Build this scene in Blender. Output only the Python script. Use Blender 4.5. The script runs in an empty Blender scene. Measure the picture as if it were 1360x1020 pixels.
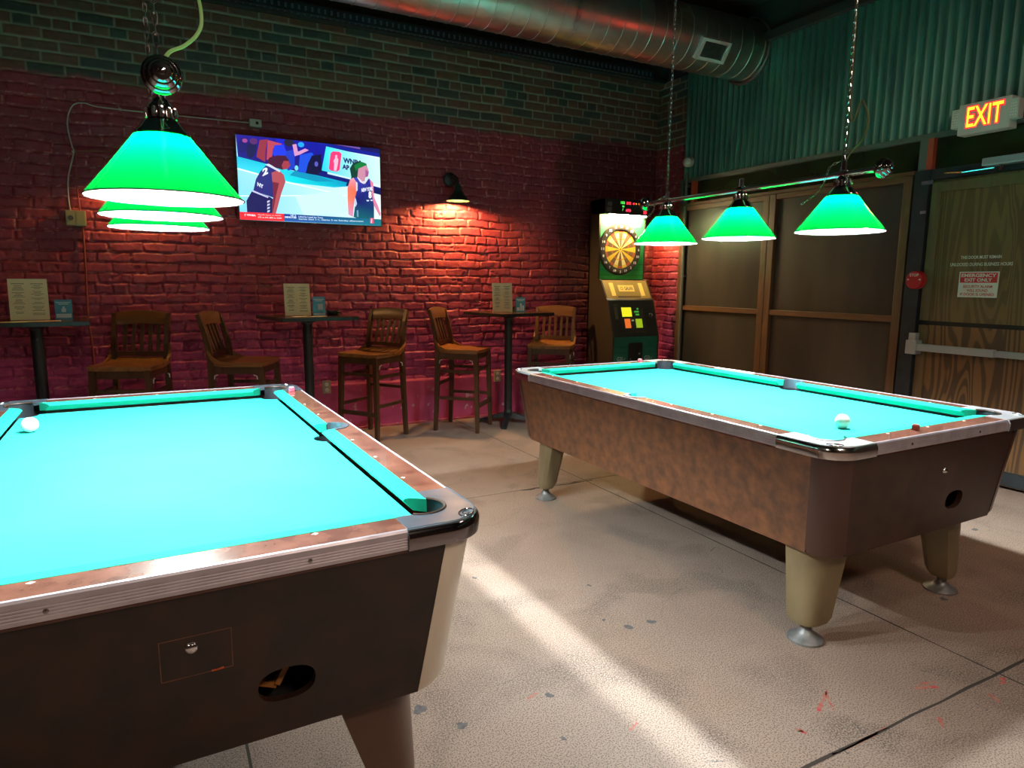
import bpy, bmesh, math, random
import numpy as np
from mathutils import Vector, Matrix

random.seed(7)
rng = np.random.default_rng(11)
PI = math.pi
scene = bpy.context.scene
COL = scene.collection

# ------------------------------------------------------------------ room figures (metres)
XR = 4.89          # right wall
YB = 5.90          # back wall
XL, YF = -4.2, -4.0
ZC = 3.75          # ceiling
CAM = (0.0, 0.0, 1.3279)

# ------------------------------------------------------------------ materials
def srgb(r, g, b):
    f = lambda c: (c/255/12.92) if c/255 <= .04045 else ((c/255+.055)/1.055)**2.4
    return (f(r), f(g), f(b), 1.0)

def new_mat(name):
    m = bpy.data.materials.new(name); m.use_nodes = True
    nt = m.node_tree
    return m, nt, nt.nodes['Principled BSDF']

def mat(name, col, rough=.5, metal=0., col2=None, scale=8., detail=4., bump=0., bscale=60., emit=None, estr=0., spec=.5,
        coat=0., stretch=(1, 1, 1), contrast=(.35, .65), rough2=None):
    m, nt, b = new_mat(name)
    c = col if len(col) == 4 else (*col, 1)
    b.inputs['Base Color'].default_value = c
    b.inputs['Roughness'].default_value = rough
    b.inputs['Metallic'].default_value = metal
    b.inputs['Specular IOR Level'].default_value = spec
    b.inputs['Coat Weight'].default_value = coat
    tc = None
    if col2 is not None or bump or rough2 is not None:
        tc = nt.nodes.new('ShaderNodeTexCoord')
        mp = nt.nodes.new('ShaderNodeMapping'); mp.inputs['Scale'].default_value = stretch
        nt.links.new(tc.outputs['Object'], mp.inputs['Vector'])
    if col2 is not None or rough2 is not None:
        n = nt.nodes.new('ShaderNodeTexNoise'); n.inputs['Scale'].default_value = scale; n.inputs['Detail'].default_value = detail
        nt.links.new(mp.outputs[0], n.inputs['Vector'])
    if col2 is not None:
        r = nt.nodes.new('ShaderNodeValToRGB')
        r.color_ramp.elements[0].position = contrast[0]; r.color_ramp.elements[1].position = contrast[1]
        r.color_ramp.elements[0].color = c
        r.color_ramp.elements[1].color = col2 if len(col2) == 4 else (*col2, 1)
        nt.links.new(n.outputs['Fac'], r.inputs['Fac'])
        nt.links.new(r.outputs['Color'], b.inputs['Base Color'])
    if rough2 is not None:
        mr = nt.nodes.new('ShaderNodeMapRange'); mr.inputs['From Min'].default_value = .35; mr.inputs['From Max'].default_value = .65
        mr.inputs['To Min'].default_value = rough; mr.inputs['To Max'].default_value = rough2
        nt.links.new(n.outputs['Fac'], mr.inputs['Value']); nt.links.new(mr.outputs[0], b.inputs['Roughness'])
    if bump:
        n2 = nt.nodes.new('ShaderNodeTexNoise'); n2.inputs['Scale'].default_value = bscale; n2.inputs['Detail'].default_value = 5
        bp = nt.nodes.new('ShaderNodeBump'); bp.inputs['Strength'].default_value = bump; bp.inputs['Distance'].default_value = .004
        nt.links.new(mp.outputs[0], n2.inputs['Vector']); nt.links.new(n2.outputs['Fac'], bp.inputs['Height'])
        nt.links.new(bp.outputs['Normal'], b.inputs['Normal'])
    if emit is not None:
        b.inputs['Emission Color'].default_value = emit if len(emit) == 4 else (*emit, 1)
        b.inputs['Emission Strength'].default_value = estr
    return m

def emat(name, col, strength):
    m = bpy.data.materials.new(name); m.use_nodes = True
    nt = m.node_tree; nt.nodes.clear()
    e = nt.nodes.new('ShaderNodeEmission'); o = nt.nodes.new('ShaderNodeOutputMaterial')
    e.inputs['Color'].default_value = col if len(col) == 4 else (*col, 1); e.inputs['Strength'].default_value = strength
    nt.links.new(e.outputs[0], o.inputs['Surface'])
    return m

def attr_mat(name, rough=.8, bump=.0, bscale=90., emission=None, dist=.004, noise_mix=.0, spec=.5):
    """colour taken from the mesh's own colour attribute"""
    m, nt, b = new_mat(name)
    a = nt.nodes.new('ShaderNodeAttribute'); a.attribute_name = 'Col'
    b.inputs['Roughness'].default_value = rough
    b.inputs['Specular IOR Level'].default_value = spec
    if emission is not None:
        b.inputs['Base Color'].default_value = (.01, .01, .01, 1)
        b.inputs['Roughness'].default_value = .35
        nt.links.new(a.outputs['Color'], b.inputs['Emission Color']); b.inputs['Emission Strength'].default_value = emission
        return m
    nt.links.new(a.outputs['Color'], b.inputs['Base Color'])
    if bump:
        tc = nt.nodes.new('ShaderNodeTexCoord')
        n2 = nt.nodes.new('ShaderNodeTexNoise'); n2.inputs['Scale'].default_value = bscale; n2.inputs['Detail'].default_value = 6
        bp = nt.nodes.new('ShaderNodeBump'); bp.inputs['Strength'].default_value = bump; bp.inputs['Distance'].default_value = dist
        nt.links.new(tc.outputs['Object'], n2.inputs['Vector']); nt.links.new(n2.outputs['Fac'], bp.inputs['Height'])
        nt.links.new(bp.outputs['Normal'], b.inputs['Normal'])
    return m

def wood_mat(name, c1, c2, scale=3., axis='z', rough=.4, rings=False, bump=.15, dist=4.):
    m, nt, b = new_mat(name)
    tc = nt.nodes.new('ShaderNodeTexCoord'); mp = nt.nodes.new('ShaderNodeMapping')
    s = {'x': (.12, 1, 1), 'y': (1, .12, 1), 'z': (1, 1, .12)}[axis]
    mp.inputs['Scale'].default_value = s
    nt.links.new(tc.outputs['Object'], mp.inputs['Vector'])
    if rings:
        w = nt.nodes.new('ShaderNodeTexNoise'); w.inputs['Scale'].default_value = scale; w.inputs['Detail'].default_value = 1.5
        w.inputs['Distortion'].default_value = .6
        nt.links.new(mp.outputs[0], w.inputs['Vector'])
        mul = nt.nodes.new('ShaderNodeMath'); mul.operation = 'MULTIPLY'; mul.inputs[1].default_value = 120
        sn = nt.nodes.new('ShaderNodeMath'); sn.operation = 'SINE'
        nt.links.new(w.outputs['Fac'], mul.inputs[0]); nt.links.new(mul.outputs[0], sn.inputs[0])
        mr = nt.nodes.new('ShaderNodeMapRange'); mr.inputs['From Min'].default_value = -1; nt.links.new(sn.outputs[0], mr.inputs['Value'])
        fac = mr.outputs[0]
    else:
        w = nt.nodes.new('ShaderNodeTexNoise'); w.inputs['Scale'].default_value = scale*8; w.inputs['Detail'].default_value = 6
        w.inputs['Distortion'].default_value = 1.
        nt.links.new(mp.outputs[0], w.inputs['Vector']); fac = w.outputs['Fac']
    r = nt.nodes.new('ShaderNodeValToRGB')
    r.color_ramp.elements[0].position = .3; r.color_ramp.elements[1].position = .7
    r.color_ramp.elements[0].color = (*c1, 1); r.color_ramp.elements[1].color = (*c2, 1)
    nt.links.new(fac, r.inputs['Fac']); nt.links.new(r.outputs[0], b.inputs['Base Color'])
    b.inputs['Roughness'].default_value = rough
    if bump:
        bp = nt.nodes.new('ShaderNodeBump'); bp.inputs['Strength'].default_value = bump; bp.inputs['Distance'].default_value = .002
        nt.links.new(fac, bp.inputs['Height']); nt.links.new(bp.outputs[0], b.inputs['Normal'])
    return m

def shade_mat():
    """cased glass: green skin outside, white lining inside, a little light comes through"""
    m = bpy.data.materials.new('green_cased_glass'); m.use_nodes = True
    nt = m.node_tree; nt.nodes.clear()
    out = nt.nodes.new('ShaderNodeOutputMaterial')
    geo = nt.nodes.new('ShaderNodeNewGeometry')
    p1 = nt.nodes.new('ShaderNodeBsdfPrincipled'); p1.inputs['Base Color'].default_value = (.004, .16, .02, 1); p1.inputs['Roughness'].default_value = .12
    d2 = nt.nodes.new('ShaderNodeBsdfDiffuse'); d2.inputs['Color'].default_value = (.85, .9, .88, 1)
    mx = nt.nodes.new('ShaderNodeMixShader')
    nt.links.new(geo.outputs['Backfacing'], mx.inputs[0]); nt.links.new(p1.outputs[0], mx.inputs[1]); nt.links.new(d2.outputs[0], mx.inputs[2])
    tr = nt.nodes.new('ShaderNodeBsdfTranslucent'); tr.inputs['Color'].default_value = (.0, .70, .072, 1)
    m2 = nt.nodes.new('ShaderNodeMixShader'); m2.inputs[0].default_value = SHADE_T
    nt.links.new(mx.outputs[0], m2.inputs[1]); nt.links.new(tr.outputs[0], m2.inputs[2])
    nt.links.new(m2.outputs[0], out.inputs['Surface'])
    return m

SHADE_T = .034
M = {}
M['chrome'] = mat('chrome', (.75, .75, .77), .08, 1., rough2=.2, scale=20)
M['dark_chrome'] = mat('dark_chrome', (.34, .32, .34), .10, 1.)
M['steel'] = mat('brushed_steel', (.55, .55, .56), .3, 1., col2=(.42, .42, .44), scale=30)
M['trim_metal'] = mat('aluminium_trim', (.60, .55, .61), .34, .5, col2=(.48, .43, .50), scale=14, rough2=.45)
M['zinc'] = mat('galvanised_duct', (.62, .62, .56), .30, 1., col2=(.46, .47, .42), scale=5, rough2=.42)
M['corrugated'] = mat('corrugated_zinc', (.085, .225, .185), .38, .4, col2=(.045, .13, .11), scale=3, stretch=(1, 1, .3))
M['foot'] = mat('worn_zinc_foot', (.30, .30, .30), .5, .6, col2=(.2, .2, .2), scale=25)
M['black_metal'] = mat('black_enamel', (.012, .014, .016), .35, .0, col2=(.02, .024, .026), scale=12)
M['black'] = mat('flat_black', (.006, .006, .007), .8)
M['charcoal'] = mat('charcoal', (.02, .022, .025), .6)
M['dark_plastic'] = mat('dark_plastic', (.015, .017, .018), .4, col2=(.022, .024, .024), scale=10)
M['cloth'] = mat('green_baize', (.022, .40, .37), .92, col2=(.027, .43, .40), scale=3, bump=.15, bscale=500, spec=.15)
M['cushion'] = mat('green_cushion_cloth', (.012, .40, .25), .9, col2=(.014, .44, .28), scale=6, bump=.12, bscale=500, spec=.15)
M['laminate'] = mat('burl_laminate', (.100, .043, .024), .36, col2=(.25, .096, .038), scale=22, detail=15, contrast=(.33, .74), bump=.03, bscale=20)
M['laminate_end'] = mat('burl_laminate_end_dim', (.014, .0075, .005), .36, col2=(.034, .014, .008), scale=14, detail=12, contrast=(.33, .75))  # darker copy of the end laminate, dimmer light put into its colour
M['laminate_end_lit'] = mat('burl_laminate_end_lit', (.030, .0135, .009), .36, col2=(.062, .026, .015), scale=14, detail=12, contrast=(.33, .75))  # same end laminate lightened, stronger light put into its colour
M['corner_brown'] = mat('brown_corner_laminate', (.058, .024, .017), .33, col2=(.085, .036, .024), scale=4, stretch=(1, 1, .4))
M['corner_cream'] = mat('worn_cream_corner', (.80, .75, .66), .4, .1, col2=(.66, .58, .46), scale=5, stretch=(1, 1, .3))
M['rail_wood'] = mat('rail_burl', (.10, .038, .026), .20, col2=(.20, .085, .058), scale=16, detail=9, contrast=(.34, .68), coat=.3)
M['leg_tan'] = mat('worn_tan_leg', (.30, .23, .13), .42, .3, col2=(.20, .15, .08), scale=7, stretch=(1, 1, .5))
M['leg_brown'] = mat('brown_leg', (.075, .035, .022), .45, col2=(.11, .055, .03), scale=6, stretch=(1, 1, .5))
M['inlay'] = mat('pearl_inlay', (.8, .78, .72), .25)
M['pocket'] = mat('pocket_rubber', (.014, .018, .026), .5, col2=(.024, .028, .034), scale=30)
M['pocket_rim'] = mat('pocket_rim_leather', (.05, .028, .02), .4)
M['casting'] = mat('slate_casting', (.105, .135, .175), .30, .45, col2=(.075, .10, .135), scale=9, rough2=.38, spec=.7)
M['casting_glare'] = mat('glare_casting', (.52, .54, .58), .34, .5, col2=(.42, .44, .48), scale=9, spec=.8)  # casting lightened, lamp glare put into its colour
M['skirt'] = mat('skirt_chrome', (.26, .24, .26), .10, 1.)
M['ball'] = mat('cue_ball_resin', (.82, .79, .68), .1, coat=.5)
M['chalk_red'] = mat('red_chalk_wrap', (.24, .022, .015), .6, col2=(.32, .04, .02), scale=60)
M['chalk_pink'] = mat('pink_chalk_wrap', (.85, .12, .2), .6, col2=(.7, .1, .16), scale=60)
M['chalk_top'] = mat('chalk_face', (.8, .7, .72), .9)
M['oak'] = wood_mat('stool_oak', (.17, .066, .016), (.34, .145, .036), 3, 'x', .3)
M['oak_mid'] = wood_mat('stool_oak_mid', (.085, .035, .011), (.17, .072, .021), 3, 'y', .3)
M['oak_dark'] = wood_mat('stool_oak_dark', (.052, .023, .010), (.105, .047, .018), 3, 'z', .33)
M['table_top'] = wood_mat('pub_table_top', (.035, .017, .010), (.06, .03, .016), 2, 'x', .25)
M['ply'] = wood_mat('plywood', (.090, .050, .014), (.145, .082, .025), 4.2, 'z', .6, rings=True, bump=.05)
M['ply_low'] = wood_mat('plywood_low', (.062, .029, .010), (.17, .082, .026), 4.2, 'z', .55, rings=True, bump=.05)
M['pine'] = wood_mat('stained_pine', (.075, .033, .013), (.14, .064, .025), 2.5, 'z', .45)
M['pine_h'] = wood_mat('stained_pine_rail', (.075, .030, .011), (.14, .060, .022), 2.5, 'y', .45)
M['door_trim'] = wood_mat('door_trim_wood', (.10, .060, .024), (.15, .092, .038), 2.5, 'z', .5)
M['panel'] = mat('dark_panel_board', (.036, .028, .022), .33, col2=(.056, .042, .031), scale=3, stretch=(1, 1, .35), spec=.35, rough2=.45)
M['dark_glass'] = mat('dark_glass', (.010, .014, .008), .12, col2=(.025, .032, .012), scale=2.2)
M['frame_black'] = mat('black_door_frame', (.010, .014, .018), .35, col2=(.02, .028, .034), scale=9)
M['grey_post'] = mat('grey_post', (.09, .10, .09), .5)
M['red_post'] = mat('red_post', (.45, .05, .025), .5)
M['white_plastic'] = mat('white_plastic', (.62, .60, .56), .4)
M['sign_white'] = mat('sign_white', (.60, .62, .58), .45)
M['sign_red'] = mat('sign_red', (.50, .012, .018), .45)
M['sign_black'] = mat('sign_black_ink', (.03, .012, .012), .6)
M['alarm_red'] = mat('alarm_red', (.38, .008, .014), .35)
M['alu'] = mat('painted_aluminium', (.42, .46, .50), .32, .4)
M['paper'] = mat('cream_paper', (.90, .76, .48), .8, col2=(.86, .72, .44), scale=6)
M['paper_white'] = mat('white_paper', (.85, .83, .80), .75)
M['ink'] = mat('printed_ink', (.12, .09, .06), .8)
M['card_blue'] = mat('blue_card', (.03, .17, .30), .5, col2=(.05, .30, .42), scale=9)
M['card_cyan'] = mat('pale_blue_card', (.10, .45, .58), .5, col2=(.04, .24, .40), scale=8)
M['card_pale'] = mat('pale_card_print', (.55, .66, .68), .6)
M['ash'] = mat('black_ashtray', (.01, .011, .012), .25)
M['outlet'] = mat('outlet_plate', (.42, .34, .28), .5)
M['outlet_dark'] = mat('outlet_slots', (.06, .05, .05), .5)
M['box_metal'] = mat('junction_box', (.30, .26, .13), .4, .5)
M['cable_grey'] = mat('grey_cable', (.42, .40, .36), .6)
M['conduit_red'] = mat('painted_conduit', (.24, .045, .03), .5)
M['cord_green_lit'] = mat('green_lit_cord', (.45, .8, .3), .5)  # pale cord, green light from the shade put into its colour
M['cord_brown'] = mat('brown_cord', (.10, .09, .03), .5)
M['bracket_white'] = mat('white_bracket', (.7, .7, .68), .5)
M['shade'] = shade_mat()
M['bulb'] = emat('lamp_bulb', (.90, 1.0, .98), 3400)
M['warm_bulb'] = emat('warm_bulb', (1.0, .50, .17), 3900)
M['exit_red'] = emat('exit_red_glow', (1.0, .01, .02), 2.6)
M['exit_core'] = emat('exit_core_glow', (1.0, .32, .02), 3.2)
M['led_red'] = emat('led_red', (1, .02, .05), 3.)
M['led_green'] = emat('led_green', (.1, .9, .1), 1.2)
M['led_orange'] = emat('led_orange', (1, .3, .02), 2.)
M['brick'] = attr_mat('painted_brick', .62, .55, 70., dist=.003)
M['tv_picture'] = attr_mat('tv_picture', emission=1.15)
M['ceiling'] = mat('black_ceiling', (.018, .018, .016), .9, col2=(.028, .03, .026), scale=3, bump=.3, bscale=9)
M['dark_wall'] = mat('dark_plaster', (.035, .02, .018), .8, col2=(.05, .03, .025), scale=2)
M['tray_tick'] = mat('tray_rungs', (.10, .14, .19), .35, .3)

# ------------------------------------------------------------------ mesh helpers
def obj(name, bm, material, parent=None, smooth=False, kind=None, label=None, fix=True):
    me = bpy.data.meshes.new(name)
    if fix: bmesh.ops.recalc_face_normals(bm, faces=bm.faces[:])
    bm.to_mesh(me); bm.free()
    for mm in (material if isinstance(material, (list, tuple)) else [material]):
        me.materials.append(mm)
    if smooth:
        me.polygons.foreach_set('use_smooth', [True]*len(me.polygons))
        me.set_sharp_from_angle(angle=math.radians(38))
    o = bpy.data.objects.new(name, me); COL.objects.link(o)
    if parent is not None: o.parent = parent
    if kind: o['kind'] = kind
    if label: o['label'] = label
    return o

def tag(o, label, cat, group=None):
    o['label'] = label; o['category'] = cat
    if group: o['group'] = group
    return o

def thing(name, label, cat, loc=(0, 0, 0), rotz=0., group=None):
    o = bpy.data.objects.new(name, None); COL.objects.link(o)
    o.empty_display_size = .05
    o.location = loc; o.rotation_euler = (0, 0, rotz)
    return tag(o, label, cat, group)

def copy_thing(root, loc, rotz, label):
    def rec(o, parent):
        c = o.copy(); COL.objects.link(c)
        if parent is not None: c.parent = parent
        for ch in list(o.children): rec(ch, c)
        return c
    r = rec(root, None)
    r.location = loc; r.rotation_euler = (0, 0, rotz); r['label'] = label
    return r

def BM(): return bmesh.new()

def box(bm, c, s, rot=None, bev=0., mi=0):
    v = [bm.verts.new((c[0]+sx*s[0]/2, c[1]+sy*s[1]/2, c[2]+sz*s[2]/2)) for sx in (-1, 1) for sy in (-1, 1) for sz in (-1, 1)]
    fs = [bm.faces.new([v[i] for i in q]) for q in ((0, 1, 3, 2), (4, 6, 7, 5), (0, 4, 5, 1), (2, 3, 7, 6), (0, 2, 6, 4), (1, 5, 7, 3))]
    for f in fs: f.material_index = mi
    if bev:
        es = list({e for f in fs for e in f.edges})
        r = bmesh.ops.bevel(bm, geom=es, offset=bev, segments=2, profile=.6, affect='EDGES')
        v = list({x for f in r['faces'] for x in f.verts} | {x for x in v if x.is_valid})
    if rot is not None:
        bmesh.ops.rotate(bm, verts=[x for x in v if x.is_valid], cent=Vector(c), matrix=rot)
    return v

def bx(x0, x1, y0, y1, z0, z1, bev=0.):
    bm = BM(); box(bm, ((x0+x1)/2, (y0+y1)/2, (z0+z1)/2), (abs(x1-x0), abs(y1-y0), abs(z1-z0)), bev=bev); return bm

def addbx(bm, x0, x1, y0, y1, z0, z1, bev=0., mi=0):
    box(bm, ((x0+x1)/2, (y0+y1)/2, (z0+z1)/2), (abs(x1-x0), abs(y1-y0), abs(z1-z0)), bev=bev, mi=mi)

def loft(bm, rings, close=True, cap=True, mi=0):
    """rings: lists of points, same count"""
    vr = [[bm.verts.new(p) for p in r] for r in rings]
    n = len(vr[0])
    for a, b in zip(vr[:-1], vr[1:]):
        for i in range(n if close else n-1):
            f = bm.faces.new((a[i], a[(i+1) % n], b[(i+1) % n], b[i])); f.material_index = mi
    if cap and close:
        for r in (vr[0], vr[-1]):
            try:
                f = bm.faces.new(r); f.material_index = mi
            except ValueError: pass
    return vr

def lathe(bm, prof, c=(0, 0, 0), seg=32, axis='z', mi=0, cap=False):
    rings = []
    for r, h in prof:
        ring = []
        for k in range(seg):
            a = 2*PI*k/seg
            u, w = r*math.cos(a), r*math.sin(a)
            p = {'z': (u, w, h), 'y': (u, h, w), 'x': (h, u, w)}[axis]
            ring.append((p[0]+c[0], p[1]+c[1], p[2]+c[2]))
        rings.append(ring)
    return loft(bm, rings, True, cap, mi)

def frame_of(d):
    d = Vector(d).normalized()
    a = Vector((0, 0, 1)) if abs(d.z) < .9 else Vector((1, 0, 0))
    u = d.cross(a).normalized(); v = d.cross(u).normalized()
    return u, v

def tube(bm, pts, r, seg=8, mi=0, cap=True):
    pts = [Vector(p) for p in pts]
    rings = []; u = None
    for i, p in enumerate(pts):
        d = (pts[min(i+1, len(pts)-1)]-pts[max(i-1, 0)]).normalized()
        if u is None: u, v = frame_of(d)
        else:
            u = (u-d*u.dot(d)).normalized(); v = d.cross(u).normalized()
        rr = r[i] if isinstance(r, (list, tuple)) else r
        rings.append([p+u*rr*math.cos(2*PI*k/seg)+v*rr*math.sin(2*PI*k/seg) for k in range(seg)])
    loft(bm, rings, True, cap, mi)

def smooth_path(pts, n=8):
    pts = [Vector(p) for p in pts]; out = []
    P = [pts[0]]+pts+[pts[-1]]
    for i in range(1, len(P)-2):
        for k in range(n):
            t = k/n
            p0, p1, p2, p3 = P[i-1], P[i], P[i+1], P[i+2]
            out.append(.5*((2*p1)+(p2-p0)*t+(2*p0-5*p1+4*p2-p3)*t*t+(-p0+3*p1-3*p2+p3)*t**3))
    out.append(pts[-1]); return out

def bar(bm, a, b, w, h, up=(0, 0, 1), bev=.0, w2=None, h2=None):
    """rectangular bar from a to b; w across, h along up"""
    a, b = Vector(a), Vector(b); d = (b-a).normalized()
    s = d.cross(Vector(up)).normalized(); t = s.cross(d).normalized()
    rings = []
    for p, ww, hh in ((a, w, h), (b, w2 or w, h2 or h)):
        rings.append([p+s*ww/2+t*hh/2, p-s*ww/2+t*hh/2, p-s*ww/2-t*hh/2, p+s*ww/2-t*hh/2])
    loft(bm, rings)

def plate(outer, holes, z0, z1, bm=None, mi=0):
    b2 = BM(); edges = []
    for lp in [outer]+list(holes):
        vs = [b2.verts.new((p[0], p[1], z0)) for p in lp]
        edges += [b2.edges.new((vs[i], vs[(i+1) % len(vs)])) for i in range(len(vs))]
    bmesh.ops.triangle_fill(b2, use_beauty=True, use_dissolve=False, edges=edges)
    fs = b2.faces[:]
    for f in fs: f.material_index = mi
    if abs(z1-z0) > 1e-7:
        r = bmesh.ops.extrude_face_region(b2, geom=fs)
        for v in r['geom']:
            if isinstance(v, bmesh.types.BMVert): v.co.z += z1-z0
        for f in b2.faces: f.material_index = mi
    bmesh.ops.recalc_face_normals(b2, faces=b2.faces[:])
    if bm is None: return b2
    merge(bm, b2); return bm

def merge(bm, b2, fn=None):
    vm = {}
    for v in b2.verts: vm[v] = bm.verts.new(fn(v.co) if fn else v.co)
    for f in b2.faces:
        try:
            g = bm.faces.new([vm[v] for v in f.verts]); g.material_index = f.material_index
        except ValueError: pass
    b2.free()

def arc(cx, cy, r, a0, a1, n=12):
    return [(cx+r*math.cos(math.radians(a0+(a1-a0)*k/n)), cy+r*math.sin(math.radians(a0+(a1-a0)*k/n))) for k in range(n+1)]

def disc_pts(cx, cy, rx, ry, n=28):
    return [(cx+rx*math.cos(2*PI*k/n), cy+ry*math.sin(2*PI*k/n)) for k in range(n)]

_txt = {}
def text_geo(s, bold=0., extrude=0.):
    key = (s, bold, extrude)
    if key in _txt: return _txt[key]
    cu = bpy.data.curves.new('lettering', 'FONT'); cu.body = s; cu.size = 1.; cu.offset = bold; cu.extrude = extrude; cu.resolution_u = 3
    o = bpy.data.objects.new('lettering', cu); COL.objects.link(o)
    dg = bpy.context.evaluated_depsgraph_get(); dg.update()
    me = bpy.data.meshes.new_from_object(o.evaluated_get(dg))
    vs = [tuple(v.co) for v in me.vertices]; fs = [tuple(p.vertices) for p in me.polygons]
    bpy.data.objects.remove(o); bpy.data.curves.remove(cu); bpy.data.meshes.remove(me)
    _txt[key] = (vs, fs); return _txt[key]

def text_in(bm, s, fn, x0, x1, y0, y1, bold=0., mi=0, extrude=0.):
    """fit the text in the rectangle x0..x1, y0..y1 and map it with fn(u, v, w)"""
    vs, fs = text_geo(s, bold, extrude)
    a = min(v[0] for v in vs); b = max(v[0] for v in vs); c = min(v[1] for v in vs); d = max(v[1] for v in vs)
    V = [bm.verts.new(fn(x0+(v[0]-a)/(b-a)*(x1-x0), y0+(v[1]-c)/(d-c)*(y1-y0), v[2])) for v in vs]
    for f in fs:
        try:
            q = bm.faces.new([V[i] for i in f]); q.material_index = mi
        except ValueError: pass

# ------------------------------------------------------------------ camera
def make_camera():
    f, yaw, pitch, roll = 887.4, .48956, .152007, .0076665
    cy, sy = math.cos(yaw), math.sin(yaw)
    fw = Vector((sy*math.cos(pitch), cy*math.cos(pitch), -math.sin(pitch)))
    rt = Vector((cy, -sy, 0)); up = rt.cross(fw)
    r2 = rt*math.cos(roll)+up*math.sin(roll); u2 = -rt*math.sin(roll)+up*math.cos(roll)
    cam = bpy.data.cameras.new('camera'); o = bpy.data.objects.new('camera', cam); COL.objects.link(o)
    m = Matrix.Identity(4)
    for i in range(3):
        m[i][0] = r2[i]; m[i][1] = u2[i]; m[i][2] = -fw[i]; m[i][3] = CAM[i]
    o.matrix_world = m
    cam.sensor_width = 36.; cam.lens = f/1360*36; cam.clip_start = .05
    scene.camera = o
make_camera()

# ------------------------------------------------------------------ brick walls (real relief)
def vnoise(U, V, su, sv, seed):
    g = np.random.default_rng(seed).random((256, 256))
    x = U/su+37.3; y = V/sv+11.7
    i = np.floor(x).astype(int); j = np.floor(y).astype(int)
    fx = x-i; fy = y-j; fx = fx*fx*(3-2*fx); fy = fy*fy*(3-2*fy)
    G = lambda a, b: g[a % 256, b % 256]
    return (G(i, j)*(1-fx)+G(i+1, j)*fx)*(1-fy)+(G(i, j+1)*(1-fx)+G(i+1, j+1)*fx)*fy

def fbm(U, V, s, seed, oct=3):
    t = 0; a = .5; n = 0
    for k in range(oct):
        t = t+a*vnoise(U, V, s/2**k, s/2**k, seed+k); n += a; a *= .5
    return t/n

def smoothstep(a, b, x):
    t = np.clip((x-a)/(b-a), 0, 1); return t*t*(3-2*t)

def brick_surface(us, zs, seed, dark=None):
    U, Z = np.meshgrid(us, zs)
    wu = (fbm(U, Z, .12, seed+1)-.5)*.03
    wz = (fbm(U, Z, .35, seed+4)-.5)*.035+(fbm(U, Z, .07, seed+8)-.5)*.012
    up = smoothstep(2.70, 2.76, Z+(fbm(U, Z, .3, seed+60)-.5)*.12-.012*(U < 99)*0)
    wz = wz*(1-.75*up); wu = wu*(1-.7*up)
    course = .076
    zz = Z+wz; row = np.floor(zz/course); fz = zz/course-row
    header = (np.mod(row, 6) == 4)
    blen = np.where(header, .115, .225)
    off = np.where(np.mod(row, 2) == 0, 0., .5)*blen+np.random.default_rng(seed).random(400)[(row.astype(int)) % 400]*.05
    uu = (U+wu+off)/blen; colm = np.floor(uu); fu = uu-colm
    du = np.minimum(fu, 1-fu)*blen; dz = np.minimum(fz, 1-fz)*course
    d = np.minimum(du, dz)
    jitter = (fbm(U, Z, .05, seed+20)-.5)*.010
    mort = 1-smoothstep(.002, .010, d+jitter*(1-.6*up))
    rid = np.random.default_rng(seed+5).random((256, 256))[(row.astype(int)) % 256, (colm.astype(int)) % 256]
    tilt = (np.random.default_rng(seed+6).random((256, 256))[(row.astype(int)) % 256, (colm.astype(int)) % 256]-.5)
    h = -mort*.014+(rid-.5)*.009+tilt*(fz-.5)*.014
    h += (fbm(U, Z, .03, seed+30)-.5)*.007+(fbm(U, Z, .5, seed+33)-.5)*.012
    pit = smoothstep(.70, .78, fbm(U, Z, .06, seed+40)); h -= pit*.006*(1-up)
    low = 1-smoothstep(.405, .425, Z+(fbm(U, Z, .2, seed+50)-.5)*.01)
    h = h*(1-low)+low*(.012+(fbm(U, Z, .08, seed+52)-.5)*.004)
    h = h*(1-up)+up*(h*.55)
    # colours
    n1 = fbm(U, Z, .25, seed+70); n2 = fbm(U, Z, .03, seed+73)
    paint = np.stack([.25+.12*(n1-.5), .026+.018*(n1-.5), .044+.02*(n2-.5)], -1)
    paint *= (.78+.45*n2)[..., None]
    lowc = np.stack([.56+0*Z, .065+0*Z, .20+0*Z], -1)*(.8+.4*n1)[..., None]  # low plaster band, lamp light on it put into a brighter pink
    lo2 = np.maximum(low, .62*smoothstep(1.05, .42, Z+(n1-.5)*.3))
    c = paint*(1-lo2[..., None])+lowc*lo2[..., None]
    mid = smoothstep(1.5, .7, Z)*(1-low)
    c[..., 2] += mid*.05  # cool lamp tint put into the paint colour
    edge_light = smoothstep(.08, .35, mort)*smoothstep(.95, .6, mort)*smoothstep(.47, .56, fbm(U, Z, .045, seed+90))*(1-low)  # light caught on the brick edges, put into the paint colour
    c = c*(1-.62*edge_light[..., None])+np.array([.66, .24, .22])*(.62*edge_light[..., None])
    chip = smoothstep(.74, .78, fbm(U, Z, .05, seed+80))*smoothstep(.45, .05, Z)
    c = c*(1-chip[..., None])+np.array([.55, .5, .5])*chip[..., None]
    base = np.stack([.100+.06*rid, .050+.018*rid, .036+.008*rid], -1)*(.75+.5*n2)[..., None]
    cold = (tilt > .22)[..., None]
    base = np.where(cold, np.stack([.045+0*Z, .05+0*Z, .045+0*Z], -1)*(.8+.4*n2)[..., None], base)
    mc = np.array([.24, .21, .155])
    ub = base*(1-mort[..., None])+mc*mort[..., None]
    c = c*(1-up[..., None])+ub*up[..., None]
    if dark is not None: c = c*dark(U, Z)[..., None]
    return U, Z, h, np.clip(c, .004, 1)

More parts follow.
